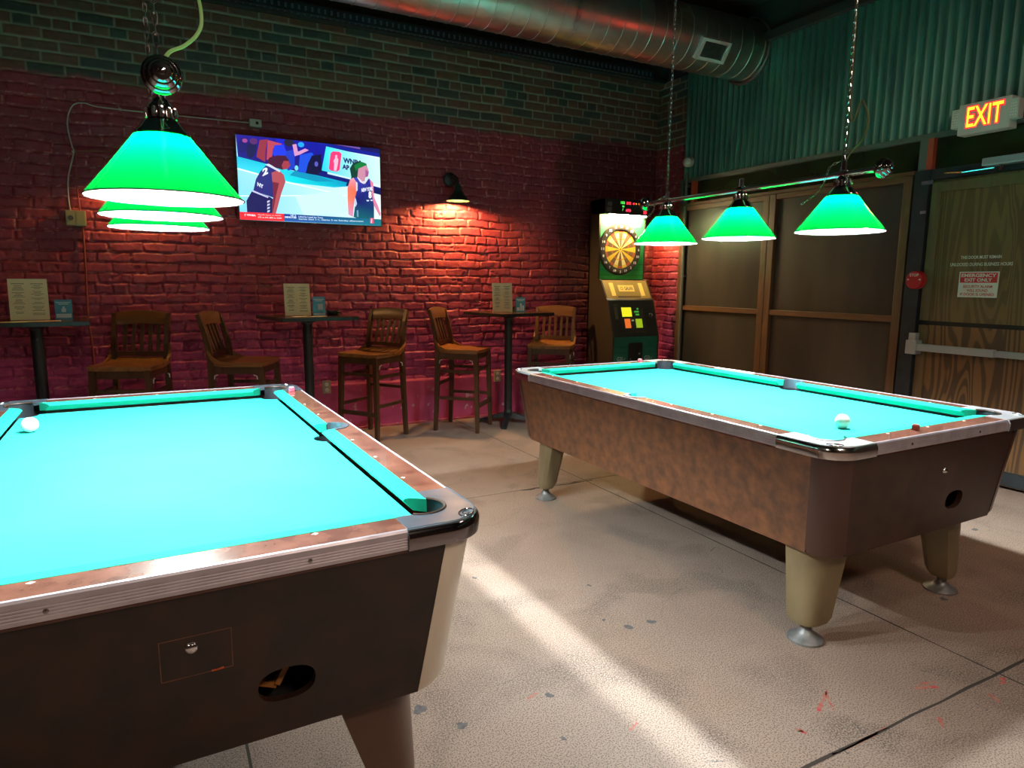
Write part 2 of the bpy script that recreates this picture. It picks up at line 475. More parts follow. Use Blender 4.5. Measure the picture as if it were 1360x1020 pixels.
def grid_object(name, X, Y, Z, C, flip, material):
    nz, nu = X.shape
    me = bpy.data.meshes.new(name)
    co = np.stack([X, Y, Z], -1).reshape(-1, 3).astype(np.float32)
    idx = np.arange(nz*nu).reshape(nz, nu)
    q = np.stack([idx[:-1, :-1], idx[:-1, 1:], idx[1:, 1:], idx[1:, :-1]], -1).reshape(-1, 4)
    if flip: q = q[:, ::-1]
    me.vertices.add(len(co)); me.vertices.foreach_set('co', co.ravel())
    me.loops.add(q.size); me.loops.foreach_set('vertex_index', q.ravel().astype(np.int32))
    me.polygons.add(len(q)); me.polygons.foreach_set('loop_start', np.arange(0, q.size, 4, dtype=np.int32))
    me.update(calc_edges=True)
    a = me.color_attributes.new('Col', 'FLOAT_COLOR', 'POINT')
    rgba = np.concatenate([C.reshape(-1, 3), np.ones((len(co), 1))], 1).astype(np.float32)
    a.data.foreach_set('color', rgba.ravel())
    me.materials.append(material)
    o = bpy.data.objects.new(name, me); COL.objects.link(o); o['kind'] = 'structure'
    return o

us = np.concatenate([np.linspace(XL, -1.3, 40)[:-1], np.arange(-1.3, XR+.012, .0078)])
zs = np.concatenate([np.arange(0, 3.40, .0072), [3.40]])
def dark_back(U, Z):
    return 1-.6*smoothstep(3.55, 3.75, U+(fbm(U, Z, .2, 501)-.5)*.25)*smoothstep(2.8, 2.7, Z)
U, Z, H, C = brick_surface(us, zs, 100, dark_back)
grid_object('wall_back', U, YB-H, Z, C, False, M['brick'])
us2 = np.arange(5.40, YB+.02, .0085)
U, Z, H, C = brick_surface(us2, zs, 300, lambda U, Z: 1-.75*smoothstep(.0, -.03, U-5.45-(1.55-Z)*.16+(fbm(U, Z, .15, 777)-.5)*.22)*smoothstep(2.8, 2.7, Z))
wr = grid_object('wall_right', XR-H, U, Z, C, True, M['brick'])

# dark bands above the brick, remaining walls, ceiling
obj('wall_upper', bx(XL, XR+.1, YB-.02, YB+.1, 3.40, ZC), M['ceiling'], kind='structure')
obj('trim_1', bx(XL, XR, YB-.10, YB-.03, 3.395, 3.42), M['charcoal'], kind='structure')
obj('ceiling', bx(XL-.1, XR+.1, YF-.1, YB+.1, ZC, ZC+.1), M['ceiling'], kind='structure')
obj('wall_left', bx(XL-.1, XL, YF, YB, 0, ZC), M['dark_wall'], kind='structure')
obj('wall_front', bx(XL, XR, YF-.1, YF, 0, ZC), M['dark_wall'], kind='structure')

# cable tray along the top of the brick
t = thing('cable_tray', 'black slotted cable tray running along the top of the brick wall behind the duct', 'cable tray', (0, YB-.082, 3.455))
bm = BM()
addbx(bm, -.4, 4.70, -.05, .05, -.045, -.038); addbx(bm, -.4, 4.70, -.056, -.05, -.045, .03); addbx(bm, -.4, 4.70, .05, .056, -.045, .03)
obj('tray_channel', bm, M['black_metal'], t)
bm = BM()
for i in range(100):
    x = -.38+i*.0508
    addbx(bm, x, x+.016, -.060, -.056, -.028, .006)
    addbx(bm, x, x+.012, -.04, .04, -.048, -.045)
obj('slots', bm, M['tray_tick'], t)

M['skirting'] = mat('painted_skirting', (.50, .13, .17), .6, col2=(.35, .06, .1), scale=9)
obj('baseboard_back', bx(-1.3, 3.95, YB-.034, YB, 0, .018), M['skirting'], kind='structure')
# floor
def floor_material():
    m, nt, b = new_mat('worn_concrete')
    N = nt.nodes.new; L = nt.links.new
    tc = N('ShaderNodeTexCoord')
    def noise(s, d, dist=0.):
        n = N('ShaderNodeTexNoise'); n.inputs['Scale'].default_value = s; n.inputs['Detail'].default_value = d; n.inputs['Distortion'].default_value = dist
        L(tc.outputs['Object'], n.inputs['Vector']); return n.outputs['Fac']
    def ramp(fac, stops):
        r = N('ShaderNodeValToRGB'); e = r.color_ramp.elements
        while len(e) < len(stops): e.new(.5)
        for el, (p, c) in zip(e, stops): el.position = p; el.color = (*c, 1) if len(c) == 3 else c
        L(fac, r.inputs['Fac']); return r.outputs['Color']
    def mix(fac, a, bb, mode='MIX'):
        x = N('ShaderNodeMix'); x.data_type = 'RGBA'; x.blend_type = mode
        if isinstance(fac, float): x.inputs[0].default_value = fac
        else: L(fac, x.inputs[0])
        for s, k in ((a, 6), (bb, 7)):
            if isinstance(s, tuple): x.inputs[k].default_value = s
            else: L(s, x.inputs[k])
        return x.outputs[2]
    base = ramp(noise(1.3, 5), [(.3, (.285, .208, .168)), (.52, (.335, .248, .205)), (.72, (.375, .292, .25))])
    spk = ramp(noise(210, 2), [(.40, (.34, .30, .28)), (.49, (.95, .95, .95)), (.64, (1.12, 1.1, 1.08))])
    c = mix(.8, base, spk, 'MULTIPLY')
    stain = ramp(noise(2.6, 8, .6), [(.50, (0, 0, 0)), (.62, (1, 1, 1))])
    spk2 = ramp(noise(170, 3), [(.47, (0, 0, 0)), (.56, (1, 1, 1))])
    sm = N('ShaderNodeMath'); sm.operation = 'MULTIPLY'; L(stain, sm.inputs[0]); L(spk2, sm.inputs[1])
    s2 = N('ShaderNodeMath'); s2.operation = 'MULTIPLY'; L(sm.outputs[0], s2.inputs[0]); s2.inputs[1].default_value = .75
    c = mix(s2.outputs[0], c, (.09, .07, .06, 1))
    # fine cracks
    v = N('ShaderNodeTexVoronoi'); v.feature = 'DISTANCE_TO_EDGE'; v.inputs['Scale'].default_value = .75
    wv = N('ShaderNodeMapping')
    nn = N('ShaderNodeTexNoise'); nn.inputs['Scale'].default_value = 2.5; nn.inputs['Detail'].default_value = 6; L(tc.outputs['Object'], nn.inputs['Vector'])
    add = N('ShaderNodeVectorMath'); add.operation = 'MULTIPLY_ADD'; L(nn.outputs['Color'], add.inputs[0]); add.inputs[1].default_value = (.5, .5, 0); L(tc.outputs['Object'], add.inputs[2])
    L(add.outputs[0], v.inputs['Vector'])
    cr = N('ShaderNodeMapRange'); cr.inputs['From Min'].default_value = .0; cr.inputs['From Max'].default_value = .0025
    cr.inputs['To Min'].default_value = .22; cr.inputs['To Max'].default_value = 0
    L(v.outputs['Distance'], cr.inputs['Value'])
    c = mix(cr.outputs[0], c, (.06, .045, .04, 1))
    L(c, b.inputs['Base Color'])
    b.inputs['Roughness'].default_value = .62; b.inputs['Specular IOR Level'].default_value = .3
    bp = N('ShaderNodeBump'); bp.inputs['Strength'].default_value = .04; bp.inputs['Distance'].default_value = .002
    L(noise(160, 4), bp.inputs['Height']); L(bp.outputs[0], b.inputs['Normal'])
    return m
M['floor'] = floor_material()
M['seam'] = mat('floor_seam', (.045, .035, .03), .9)
M['scuff_red'] = mat('red_scuff', (.50, .05, .05), .8, col2=(.36, .20, .15), scale=40)
M['scuff_dark'] = mat('dark_chip', (.13, .12, .125), .8, col2=(.08, .075, .08), scale=60)
bm = BM()
box(bm, ((XL+XR)/2, (YF+YB)/2, -.05), (XR-XL+.2, YB-YF+.2, .1))
def decal(pts, mi, z=.0006):
    f = bm.faces.new([bm.verts.new((x, y, z)) for x, y in pts]); f.material_index = mi
    f.normal_update()
    if f.normal.z < 0: f.normal_flip()
def strip(pts, w, mi, z=.0006, jit=.35):
    vs = []
    for i, (x, y) in enumerate(pts):
        a = pts[max(i-1, 0)]; c_ = pts[min(i+1, len(pts)-1)]
        d = Vector((c_[0]-a[0], c_[1]-a[1])).normalized(); ww = w*(1-jit+2*jit*random.random())/2
        vs.append((bm.verts.new((x-d.y*ww, y+d.x*ww, z)), bm.verts.new((x+d.y*ww, y-d.x*ww, z))))
    for (a, b_), (c_, d_) in zip(vs[:-1], vs[1:]):
        f = bm.faces.new((a, b_, d_, c_)); f.material_index = mi; f.normal_update()
        if f.normal.z < 0: f.normal_flip()
def seam(x0, y0, x1, y1, w=.008):
    n = 60
    strip([(x0+(x1-x0)*k/n+random.uniform(-.003, .003), y0+(y1-y0)*k/n+random.uniform(-.003, .003)) for k in range(n+1)], w, 1)
seam(XL, 1.09, XR, 1.09, .010); seam(XL, 3.635, XR, 3.635, .007); seam(.152, YF, .152, YB, .010); seam(2.50, YF, 2.50, YB, .007)
strip([(2.0+.06*k+random.uniform(-.01, .01), 3.62+random.uniform(-.012, .012)) for k in range(10)], .016, 1, z=.0008, jit=.7)
def blot(x, y, r, mi, n=11, ax=1., rot=0.):
    pts = []
    for k in range(n):
        a = 2*PI*k/n; rr = r*random.uniform(.6, 1.25)
        px, py = rr*math.cos(a)*ax, rr*math.sin(a)
        pts.append((x+px*math.cos(rot)-py*math.sin(rot), y+px*math.sin(rot)+py*math.cos(rot)))
    decal(pts, mi)
for x, y, r in [(.74, 1.69, .016), (.65, 1.82, .02), (1.55, 1.93, .016), (1.66, 1.92, .015), (1.50, 2.02, .008), (1.05, 1.70, .012), (.98, 1.5, .008), (1.2, 2.6, .010), (2.9, 1.5, .014), (1.62, 2.3, .010), (1.28, 2.95, .012), (3.9, 1.9, .016), (4.1, 2.2, .012), (2.75, .98, .012)]:
    blot(x, y, r, 3, ax=1.4, rot=random.random()*3)
def scratch(x, y, l, a, w, mi):
    strip([(x+l*(k/8-.5)*math.cos(a)+random.uniform(-1, 1)*.004, y+l*(k/8-.5)*math.sin(a)+random.uniform(-1, 1)*.004) for k in range(9)], w, mi, jit=.8)
for x, y, l, a, w in [(1.82, 1.27, .13, .5, .010), (1.84, 1.26, .10, .9, .006), (2.19, 1.16, .08, -.4, .010), (2.22, 1.17, .07, -.2, .006), (1.63, 1.2, .03, 2, .01), (1.2, 1.45, .04, .5, .008), (1.0, 1.72, .05, .3, .008), (2.33, 1.02, .05, 1.2, .01), (2.46, 1.06, .05, .4, .01), (1.75, 1.09, .25, 0, .006), (2.05, 1.03, .05, .8, .008)]:
    scratch(x, y, l, a, w, 2)
for k in range(34):
    scratch(random.uniform(.7, 3.2), random.uniform(.9, 4.6), random.uniform(.02, .08), random.uniform(0, 3.1), random.uniform(.0015, .0035), 3)
fl = obj('floor', bm, [M['floor'], M['seam'], M['scuff_red'], M['scuff_dark']], kind='structure', fix=False)

# ------------------------------------------------------------------ right wall: corrugated metal, framed panels, transoms, door
bm = BM()
n = int((5.44-YF)/.017)
prev = None
for k in range(n+1):
    y = YF+k*.017
    x = 4.862+.013*math.cos(2*PI*y/.068)
    a = bm.verts.new((x, y, 2.365)); b = bm.verts.new((x, y, 3.42))
    if prev: bm.faces.new((prev[0], a, b, prev[1]))
    prev = (a, b)
obj('wall_right_upper', bm, M['corrugated'], smooth=True, kind='structure')
obj('trim_2', bx(4.835, 4.90, YF, 5.44, 2.335, 2.368), M['grey_post'], kind='structure')
obj('trim_3', bx(4.80, 4.90, YF, 5.44, 3.40, 3.47), M['ceiling'], kind='structure')
obj('wall_right_band', bx(4.86, 4.99, YF, 5.46, 3.44, ZC), M['ceiling'], kind='structure')
obj('wall_right_lower', bx(4.93, 5.03, YF, 5.46, 0, 3.44), M['dark_wall'], kind='structure')
for nm, ya, yb, m_ in [('trim_4', 2.935, 2.990, 'grey_post'), ('trim_5', 2.895, 2.935, 'red_post'), ('trim_6', 5.235, 5.285, 'red_post'), ('trim_7', 5.40, 5.44, 'grey_post')]:
    obj(nm, bx(4.84, 4.91, ya, yb, 2.115, 2.34), M[m_], kind='structure')
for i, (ya, yb) in enumerate([(2.99, 5.235), (1.0, 2.895)]):
    o = obj('window_%d' % (i+1), bx(4.88, 4.90, ya, yb, 2.11, 2.34), M['dark_glass'], kind='structure')
# framed board panels, two bays
def framed(name, y0, y1):
    root = bpy.data.objects.new(name, None); COL.objects.link(root); root['kind'] = 'structure'; root.location = (4.86, y0, 0)
    w = y1-y0
    obj('panel_board', bx(.015, .03, .0, w, .02, 2.10), M['panel'], root)
    for a, b in ((0, .065), (w-.065, w)):
        obj('stile', bx(-.02, .02, a, b, 0.0, 2.10, .004), M['pine'], root)
    for a, b in ((2.055, 2.10), (1.05, 1.098), (.0, .11)):
        obj('frame_rail', bx(-.016, .018, .065, w-.065, a, b, .004), M['pine_h'], root)
framed('window_3', 4.29, 5.43); framed('window_4', 3.02, 4.285)
obj('trim_8', bx(4.82, 4.90, 3.0, 5.43, 2.10, 2.125), M['pine_h'], kind='structure')

door = bpy.data.objects.new('door_1', None); COL.objects.link(door); door['kind'] = 'structure'; door.location = (4.86, 2.89, 0)
door['label'] = 'plywood faced exit door with a push bar in a black frame'
# local y runs from 0 (latch side) to -0.95
bm = BM(); addbx(bm, .0, .05, -.95, -.005, 1.075, 2.045); obj('upper_panel', bm, M['ply'], door)
bm = BM(); addbx(bm, .0, .05, -.95, -.005, .02, 1.045); obj('lower_panel', bm, M['ply_low'], door)
obj('mid_gap', bx(.005, .05, -.95, -.005, 1.045, 1.075), M['black'], door)
bm = BM()
addbx(bm, -.012, .0, -.075, -.008, 1.08, 1.965, .002)
addbx(bm, -.012, .0, -.94, -.008, 1.965, 2.03, .002)
addbx(bm, -.012, .0, -.075, -.008, .12, 1.04, .002)
addbx(bm, -.012, .0, -.94, -.875, .12, 1.965, .002)
obj('edge_trim', bm, M['door_trim'], door)
obj('kick_plate', bx(-.012, 0, -.94, -.008, .03, .12), M['frame_black'], door)
bm = BM(); addbx(bm, -.04, .06, .0, .105, 0, 2.12); addbx(bm, -.03, .06, -1.05, .105, 2.05, 2.12); addbx(bm, -.04, .06, -1.05, -.955, 0, 2.12)
obj('door_frame', bm, M['frame_black'], door)
pb = obj('push_bar', bx(-.075, -.03, -.545, -.02, .862, .912, .006), M['alu'], door)
obj('bar_rail', bx(-.055, -.012, -.90, -.545, .865, .905, .004), M['alu'], pb)
bm = BM(); addbx(bm, -.085, 0, -.045, .03, .835, .935, .006); addbx(bm, -.055, -.0, -.02, .03, .93, .985, .004)
obj('latch_case', bm, M['alu'], pb)
dc = obj('door_closer', bx(-.10, -.02, -.74, -.36, 2.085, 2.135, .008), M['alu'], door)
bm = BM(); tube(bm, [(-.06, -.42, 2.075), (-.10, -.25, 2.065), (-.04, -.10, 2.085)], .008); tube(bm, [(-.06, -.46, 2.05), (-.06, -.46, 2.09)], .014)
obj('closer_arm', bm, M['dark_chrome'], dc)
bm = BM(); addbx(bm, -.046, -.04, -.03, .05, 2.02, 2.045); addbx(bm, -.046, -.04, .0, .04, 1.822, 1.842)
obj('strike_plate', bm, M['steel'], door)

RW = lambda X: (lambda u, v, w=0: (X-w, -u, v))    # text on the right wall reads towards -y
t = thing('door_notice', 'white vinyl lettering on the plywood door above the red and white sign', 'lettering', (4.855, 2.52, 1.49))
bm = BM()
f = lambda u, v, w=0: (0, -u, v)
text_in(bm, 'THIS DOOR MUST REMAIN', f, -.125, .125, .012, .033, .012)
obj('notice_lettering', bm, M['sign_white'], t); bm = BM()
text_in(bm, 'UNLOCKED DURING BUSINESS HOURS', f, -.19, .195, -.035, -.013, .012)
obj('notice_lettering', bm, M['sign_white'], t)
t = thing('warning_sign', 'red and white emergency exit only sign on the plywood door', 'sign', (4.852, 2.517, 1.332))
obj('sign_plate', bx(-.003, .003, -.122, .122, -.085, .085), M['sign_white'], t)
obj('red_header', bx(-.0036, .003, -.115, .115, .012, .078), M['sign_red'], t)
bm = BM()
f = lambda u, v, w=0: (-.0042, -u, v)
text_in(bm, 'EMERGENCY', f, -.108, .108, .049, .072, .03); text_in(bm, 'EXIT ONLY', f, -.085, .085, .019, .042, .03)
obj('header_lettering', bm, M['sign_white'], t)
bm = BM()
text_in(bm, 'SECURITY ALARM', f, -.09, .09, -.022, -.004, .02); text_in(bm, 'WILL SOUND', f, -.065, .065, -.048, -.030, .02); text_in(bm, 'IF DOOR IS OPENED', f, -.105, .105, -.074, -.056, .02)
obj('warning_lettering', bm, M['sign_red'], t)
t = thing('exit_alarm', 'round red STOP door alarm at the edge of the plywood door', 'alarm', (4.80, 2.905, 1.36))
bm = BM(); lathe(bm, [(.0, .022), (.058, .022), (.064, .012), (.066, -.02)], axis='x', seg=28)
for v in bm.verts: v.co.x = -v.co.x
obj('alarm_body', bm, M['alarm_red'], t, True)
bm = BM(); f = lambda u, v, w=0: (-.0235, -u, v)
text_in(bm, 'STOP', f, -.032, .032, .026, .046, .02)
for s in (-1, 1):
    vs = [bm.verts.new(f(s*a, b)) for a, b in ((.030, .004), (.048, .011), (.048, -.003))]; bm.faces.new(vs)
obj('alarm_lettering', bm, M['sign_white'], t)

# EXIT sign
t = thing('exit_sign', 'lit red EXIT sign in a white case with two emergency lamp heads above the door', 'exit sign', (4.80, 2.545, 2.395))
obj('sign_case', bx(-.045, .045, -.155, .155, -.095, .098, .006), M['white_plastic'], t)
f = lambda u, v, w=0: (-.047, -u, v)
bm = BM(); text_in(bm, 'EXIT', f, -.108, .118, -.058, .080, .06); lt = obj('exit_lettering', bm, M['exit_red'], t)
f = lambda u, v, w=0: (-.0482, -u, v)
bm = BM(); text_in(bm, 'EXIT', f, -.102, .112, -.052, .074, .015); obj('bright_core', bm, M['exit_core'], lt)
for s in (1, -1):
    h = obj('lamp_head', bx(-.05, .02, s*.172-.026, s*.172+.026, -.045, .075, .008), M['white_plastic'], t)
    bm = BM()
    for i in range(3):
        for j in range(5):
            cy_, cz_ = s*.172+(i-1)*.013, -.024+j*.017
            lathe(bm, [(0, -.055), (.004, -.053), (.0045, -.049)], (0, cy_, cz_), 8, 'x')
    obj('led_array', bm, M['paper_white'], h)
    obj('mount_arm', bx(-.02, .02, s*.150-.012, s*.150+.012, -.05, -.02, .003), M['white_plastic'], h)
lg = bpy.data.lights.new('exit_glow', 'AREA'); lg.energy = 3.2; lg.color = (1, .06, .05); lg.shape = 'RECTANGLE'; lg.size = .22; lg.size_y = .12
lo = bpy.data.objects.new('exit_glow', lg); COL.objects.link(lo); lo.location = (4.745, 2.545, 2.40); lo.rotation_euler = (PI/2, 0, PI/2)

# camera dome, conduit
t = thing('security_camera', 'small white dome security camera at the left end of the corrugated metal', 'camera', (4.82, 5.32, 2.53))
bm = BM(); lathe(bm, [(0, -.0), (.045, 0), (.05, .02), (.05, .035)], axis='x'); 
for v in bm.verts: v.co.x = .03-v.co.x+.005
obj('mount', bm, M['white_plastic'], t, True)
bm = BM(); bmesh.ops.create_uvsphere(bm, u_segments=20, v_segments=12, radius=.045)
eye = obj('dome', bm, M['white_plastic'], t, True); eye.location = (-.02, -.005, -.008)
bm = BM(); lathe(bm, [(0, -.050), (.012, -.048), (.017, -.040), (.018, -.030)], axis='x', seg=16); e2 = obj('lens', bm, M['black'], eye, True); e2.location = (.004, .012, 0); e2.rotation_euler = (0, .1, .35)
bm = BM(); tube(bm, [(4.84, 5.355, 2.42), (4.84, 5.355, .05)], .016, 10)
for z in (2.3, 1.4, .5): addbx(bm, 4.835, 4.875, 5.33, 5.38, z-.012, z+.012)
tag(obj('conduit', bm, M['grey_post'], smooth=True), 'thin grey vertical conduit beside the wooden panels under the security camera', 'conduit')

# ------------------------------------------------------------------ air duct
DY, DZ, DR = 4.66, 3.385, .25
t = thing('air_duct', 'round spiral metal air duct hung along the brick wall below the ceiling', 'duct', (0, DY, DZ))
bm = BM()
prof = []
x = -4.1
while x < 4.86:
    prof += [(DR, x), (DR, x+.003), (DR, x+.122), (DR, x+.125), (DR+.003, x+.128), (DR+.003, x+.132)]; x += .135
lathe(bm, prof, axis='x', seg=56)
obj('duct_pipe', bm, M['zinc'], t, True)
bm = BM(); lathe(bm, [(DR+.01, 4.83), (DR+.03, 4.835), (DR+.03, 4.85)], axis='x', seg=40); obj('end_collar', bm, M['zinc'], t, True)
# grille on the lower camera-facing flank
ga = math.radians(214)
vx = 4.235
gd = Vector((0, math.cos(ga), math.sin(ga)))
vg = bpy.data.objects.new('vent_grille', None); COL.objects.link(vg); vg.parent = t
vg.location = Vector((vx, 0, 0))+gd*(DR+.012)
vg.rotation_euler = (ga, 0, 0)      # local y points out of the duct
bm = BM()
for a in ((-.16, .16, -.085, -.06), (-.16, .16, .06, .085), (-.16, -.12, -.06, .06), (.12, .16, -.06, .06)):
    addbx(bm, a[0], a[1], -.03, .012, a[2], a[3], .002)
obj('grille_frame', bm, M['white_plastic'], vg)
obj('grille_back', bx(-.13, .13, -.02, -.012, -.065, .065), M['black'], vg)
bm = BM()
for k in range(17):
    xx = -.112+k*.014; addbx(bm, xx-.003, xx+.003, -.012, .006, -.06, .06)
obj('grille_blades', bm, M['steel'], vg)
for xx in (-2.5, .2, 2.9):
    bm = BM(); tube(bm, [(xx, -.0, DR), (xx, 0, ZC-DZ)], .006, 6); lathe(bm, [(DR+.006, xx-.015), (DR+.006, xx+.015)], axis='x', seg=40)
    obj('hanger', bm, M['steel'], t)

# ------------------------------------------------------------------ pool tables
ZR, ZB = .795, .752
HX, HY = .629, 1.124       # outer half sizes
PCX, PCY, PR = .508, .99, .058
def q4(pts, sx, sy): return [(p[0]*sx, p[1]*sy) for p in pts]

def pool_table(label, loc, rotz, corner, leg_m, coin_door, group, end_m='laminate_end'):
    T = thing('pool_table', label, 'pool table', loc, rotz, group)
    zt, zb = .752, .375
    # end panels with the cue ball return hole on the near end, side panels
    def slope_y(z): return 1.07+(1.108-1.07)*(z-zb)/(zt-zb)
    def slope_x(z): return .555+(.612-.555)*(z-zb)/(zt-zb)
    for s in (-1, 1):
        outer = [(-.465, zb), (.465, zb), (.524, zt), (-.524, zt)]
        holes = []
        if s < 0:
            holes = [[(.172+.058*math.copysign(abs(math.cos(a))**.8, math.cos(a)), .493+.038*math.copysign(abs(math.sin(a))**.8, math.sin(a))) for a in [2*PI*k/28 for k in range(28)]]]
        p = plate(outer, holes, 0, .02); b = BM()
        merge(b, p, lambda c: (c.x, s*(slope_y(c.y)-c.z), c.y))
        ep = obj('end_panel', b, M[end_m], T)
        if s < 0:
            # lock and door outline
            yl = -slope_y(.63)
            lk = BM()
            lathe(lk, [(0, -.007), (.007, -.007), (.011, -.004), (.0125, 0)], (-.003 if coin_door else .059, yl, .628), 16, 'y')
            obj('lock', lk, M['chrome'], ep, True)
            if coin_door:
                b = BM()
                for z0, z1, x0, x1 in ((.652, .6535, -.058, .069), (.5665, .568, -.058, .069), (.568, .652, .068, .0695), (.568, .652, -.0585, -.057)):
                    vs = [b.verts.new((x, -slope_y(z)-.0006, z)) for x, z in ((x0, z0), (x1, z0), (x1, z1), (x0, z1))]; b.faces.new(vs)
                obj('coin_door', b, M['laminate'], ep)
                b = BM()
                vs = [b.verts.new((x, -slope_y(z)-.0008, z)) for x, z in ((.030, .5655), (.052, .5665), (.052, .5715), (.040, .5690), (.030, .5700))]; b.faces.new(vs)
                obj('sticker', b, mat('orange_sticker', (.5, .08, .015), .6), ep)
            b = BM()
            addbx(b, .09, .25, -.98, -.975, .40, .60); addbx(b, .085, .255, -1.075+.02, -.975, .40, .405); addbx(b, .085, .255, -1.07+.02, -.975, .6, .605); addbx(b, .083, .088, -1.05, -.975, .4, .6); addbx(b, .252, .257, -1.05, -.975, .4, .6)
            obj('ball_tray', b, M['black'], ep)
    for s in (-1, 1):
        outer = [(-.975, zb), (.975, zb), (1.015, zt), (-1.015, zt)]
        p = plate(outer, [], 0, .02); b = BM()
        merge(b, p, lambda c: (s*(slope_x(c.y)-c.z), c.x, c.y))
        obj('side_panel', b, M['laminate'], T)
    # rounded corner posts
    for sx in (-1, 1):
        for sy in (-1, 1):
            b = BM(); rings = []
            for z in (zb-.004, zb+.02, zt):
                X, Y = slope_x(z)+.002, slope_y(z)+.002
                f_ = (z-zb)/(zt-zb); ex, ey = .465+.059*f_, .975+.040*f_
                r = min(X-ex, Y-ey)
                if z < zb: X -= .01; Y -= .01; r = min(X-ex, Y-ey)
                o_ = [(ex, Y)]+arc(X-r, Y-r, r, 90, 0, 10)+[(X, ey)]
                i_ = [(X-.02, ey), (X-.02, Y-.02-r*.4), (X-.02-r*.4, Y-.02), (ex, Y-.02)]
                rings.append([(x*sx, y*sy, z) for x, y in o_+i_])
            loft(b, rings); obj('corner_post', b, M[corner], T, True)
    obj('cabinet_floor', bx(-.46, .46, -.97, .97, .368, .38), M['black'], T)
    obj('slate_bed', bx(-.455, .455, -.935, .935, ZB-.03, ZB-.006), M['black'], T)
    # bed cloth with pocket cut-outs
    BXh, BYh = .512, .998
    dx = math.sqrt(PR**2-(BYh-PCY)**2); dy = math.sqrt(PR**2-(BXh-PCX)**2)
    a0 = math.degrees(math.atan2(-dy, BXh-PCX)); a1 = math.degrees(math.atan2(BYh-PCY, -dx))-360
    cor = arc(PCX, PCY, PR, a0, a1, 10)               # from the side edge to the end edge
    sc = .538; ds = math.sqrt(PR**2-(BXh-sc)**2); sa = math.degrees(math.atan2(ds, BXh-sc))
    side = arc(sc, 0, PR, 360-sa, sa, 10)
    loop = cor+q4(cor[::-1], -1, 1)+[(-x, y) for x, y in side][::-1]+q4(cor, -1, -1)+q4(cor[::-1], 1, -1)+side
    obj('cloth_bed', plate(loop, [], ZB-.006, ZB), M['cloth'], T)
    # cushions
    prof = [(.0, .0345), (.003, .040), (.012, .0432), (.047, .0438), (.047, .010), (.020, .012), (.006, .028)]
    def cushion(a0, a1, b0, b1, place):
        """nose from a0..a1, back from b0..b1"""
        b = BM(); R = []
        for nose, back in ((a0, b0), (a1, b1)):
            R.append([place(nose+(back-nose)*d/.047, d, ZB+h) for d, h in prof])
        loft(b, R); return obj('cushion', b, M['cushion'], T)
    for s in (-1, 1):
        cushion(-.412, .412, -.452, .452, lambda a, d, z: (a, s*(.99+d), z))
        for k in (-1, 1):
            cushion(k*.064, k*.907, k*.052, k*.945, lambda a, d, z: (s*(.495+d), a, z))
    # wooden rails with inlays
    def rail(outl, name='rail'): return obj(name, plate(outl, [], .742, ZR), M['rail_wood'], T)
    for s in (-1, 1):
        r = rail(q4([(-.43, 1.035), (.43, 1.035), (.43, HY-.010), (-.43, HY-.010)], 1, s))
        for k in (-1, 0, 1):
            b = BM(); x, y = k*.2475, s*1.049
            b.faces.new([b.verts.new((x+px, y+py, ZR+.0006)) for px, py in ((.008, 0), (0, .006), (-.008, 0), (0, -.006))])
            obj('diamond_inlay', b, M['inlay'], r)
        notch = arc(sc, 0, .066, -88, 88, 12)
        notch = [(.541, -.066)]+notch[1:-1]+[(.541, .066)]
        o_ = [(.541, -.885)]+notch+[(.541, .885), (HX-.010, .885), (HX-.010, -.885)]
        r = rail(q4(o_, s, 1))
        for k in (-3, -2, -1, 1, 2, 3):
            b = BM(); x, y = s*.554, k*.2475
            b.faces.new([b.verts.new((x+px, y+py, ZR+.0006)) for px, py in ((.006, 0), (0, .008), (-.006, 0), (0, -.008))])
            obj('diamond_inlay', b, M['inlay'], r)
    # ribbed metal trim round the rails
    tp = [(-.005, .7955), (-.002, .797), (.002, .7955), (.0055, .791), (.007, .784)]
    for g in (.780, .774, .768, .762): tp += [(.007, g+.0006), (.0052, g-.0012), (.007, g-.003)]
    tp += [(.007, .752), (-.002, .750), (-.005, .750)]
    for s in (-1, 1):
        b = BM(); loft(b, [[(x, s*(HY-.007+d), z) for d, z in tp] for x in (-.43, .43)]); tr = obj('rail_trim', b, M['trim_metal'], T)
        b = BM()
        for x in (-.22, .22): lathe(b, [(0, .0025), (.004, .002), (.005, 0)], (x, 0, .769), 10, 'y')
        for v in b.verts: v.co.y = s*(HY+v.co.y)
        obj('screw', b, M['dark_chrome'], tr)
        b = BM(); loft(b, [[(s*(HX-.007+d), y, z) for d, z in tp] for y in (-.885, .885)]); obj('rail_trim', b, M['trim_metal'], T)
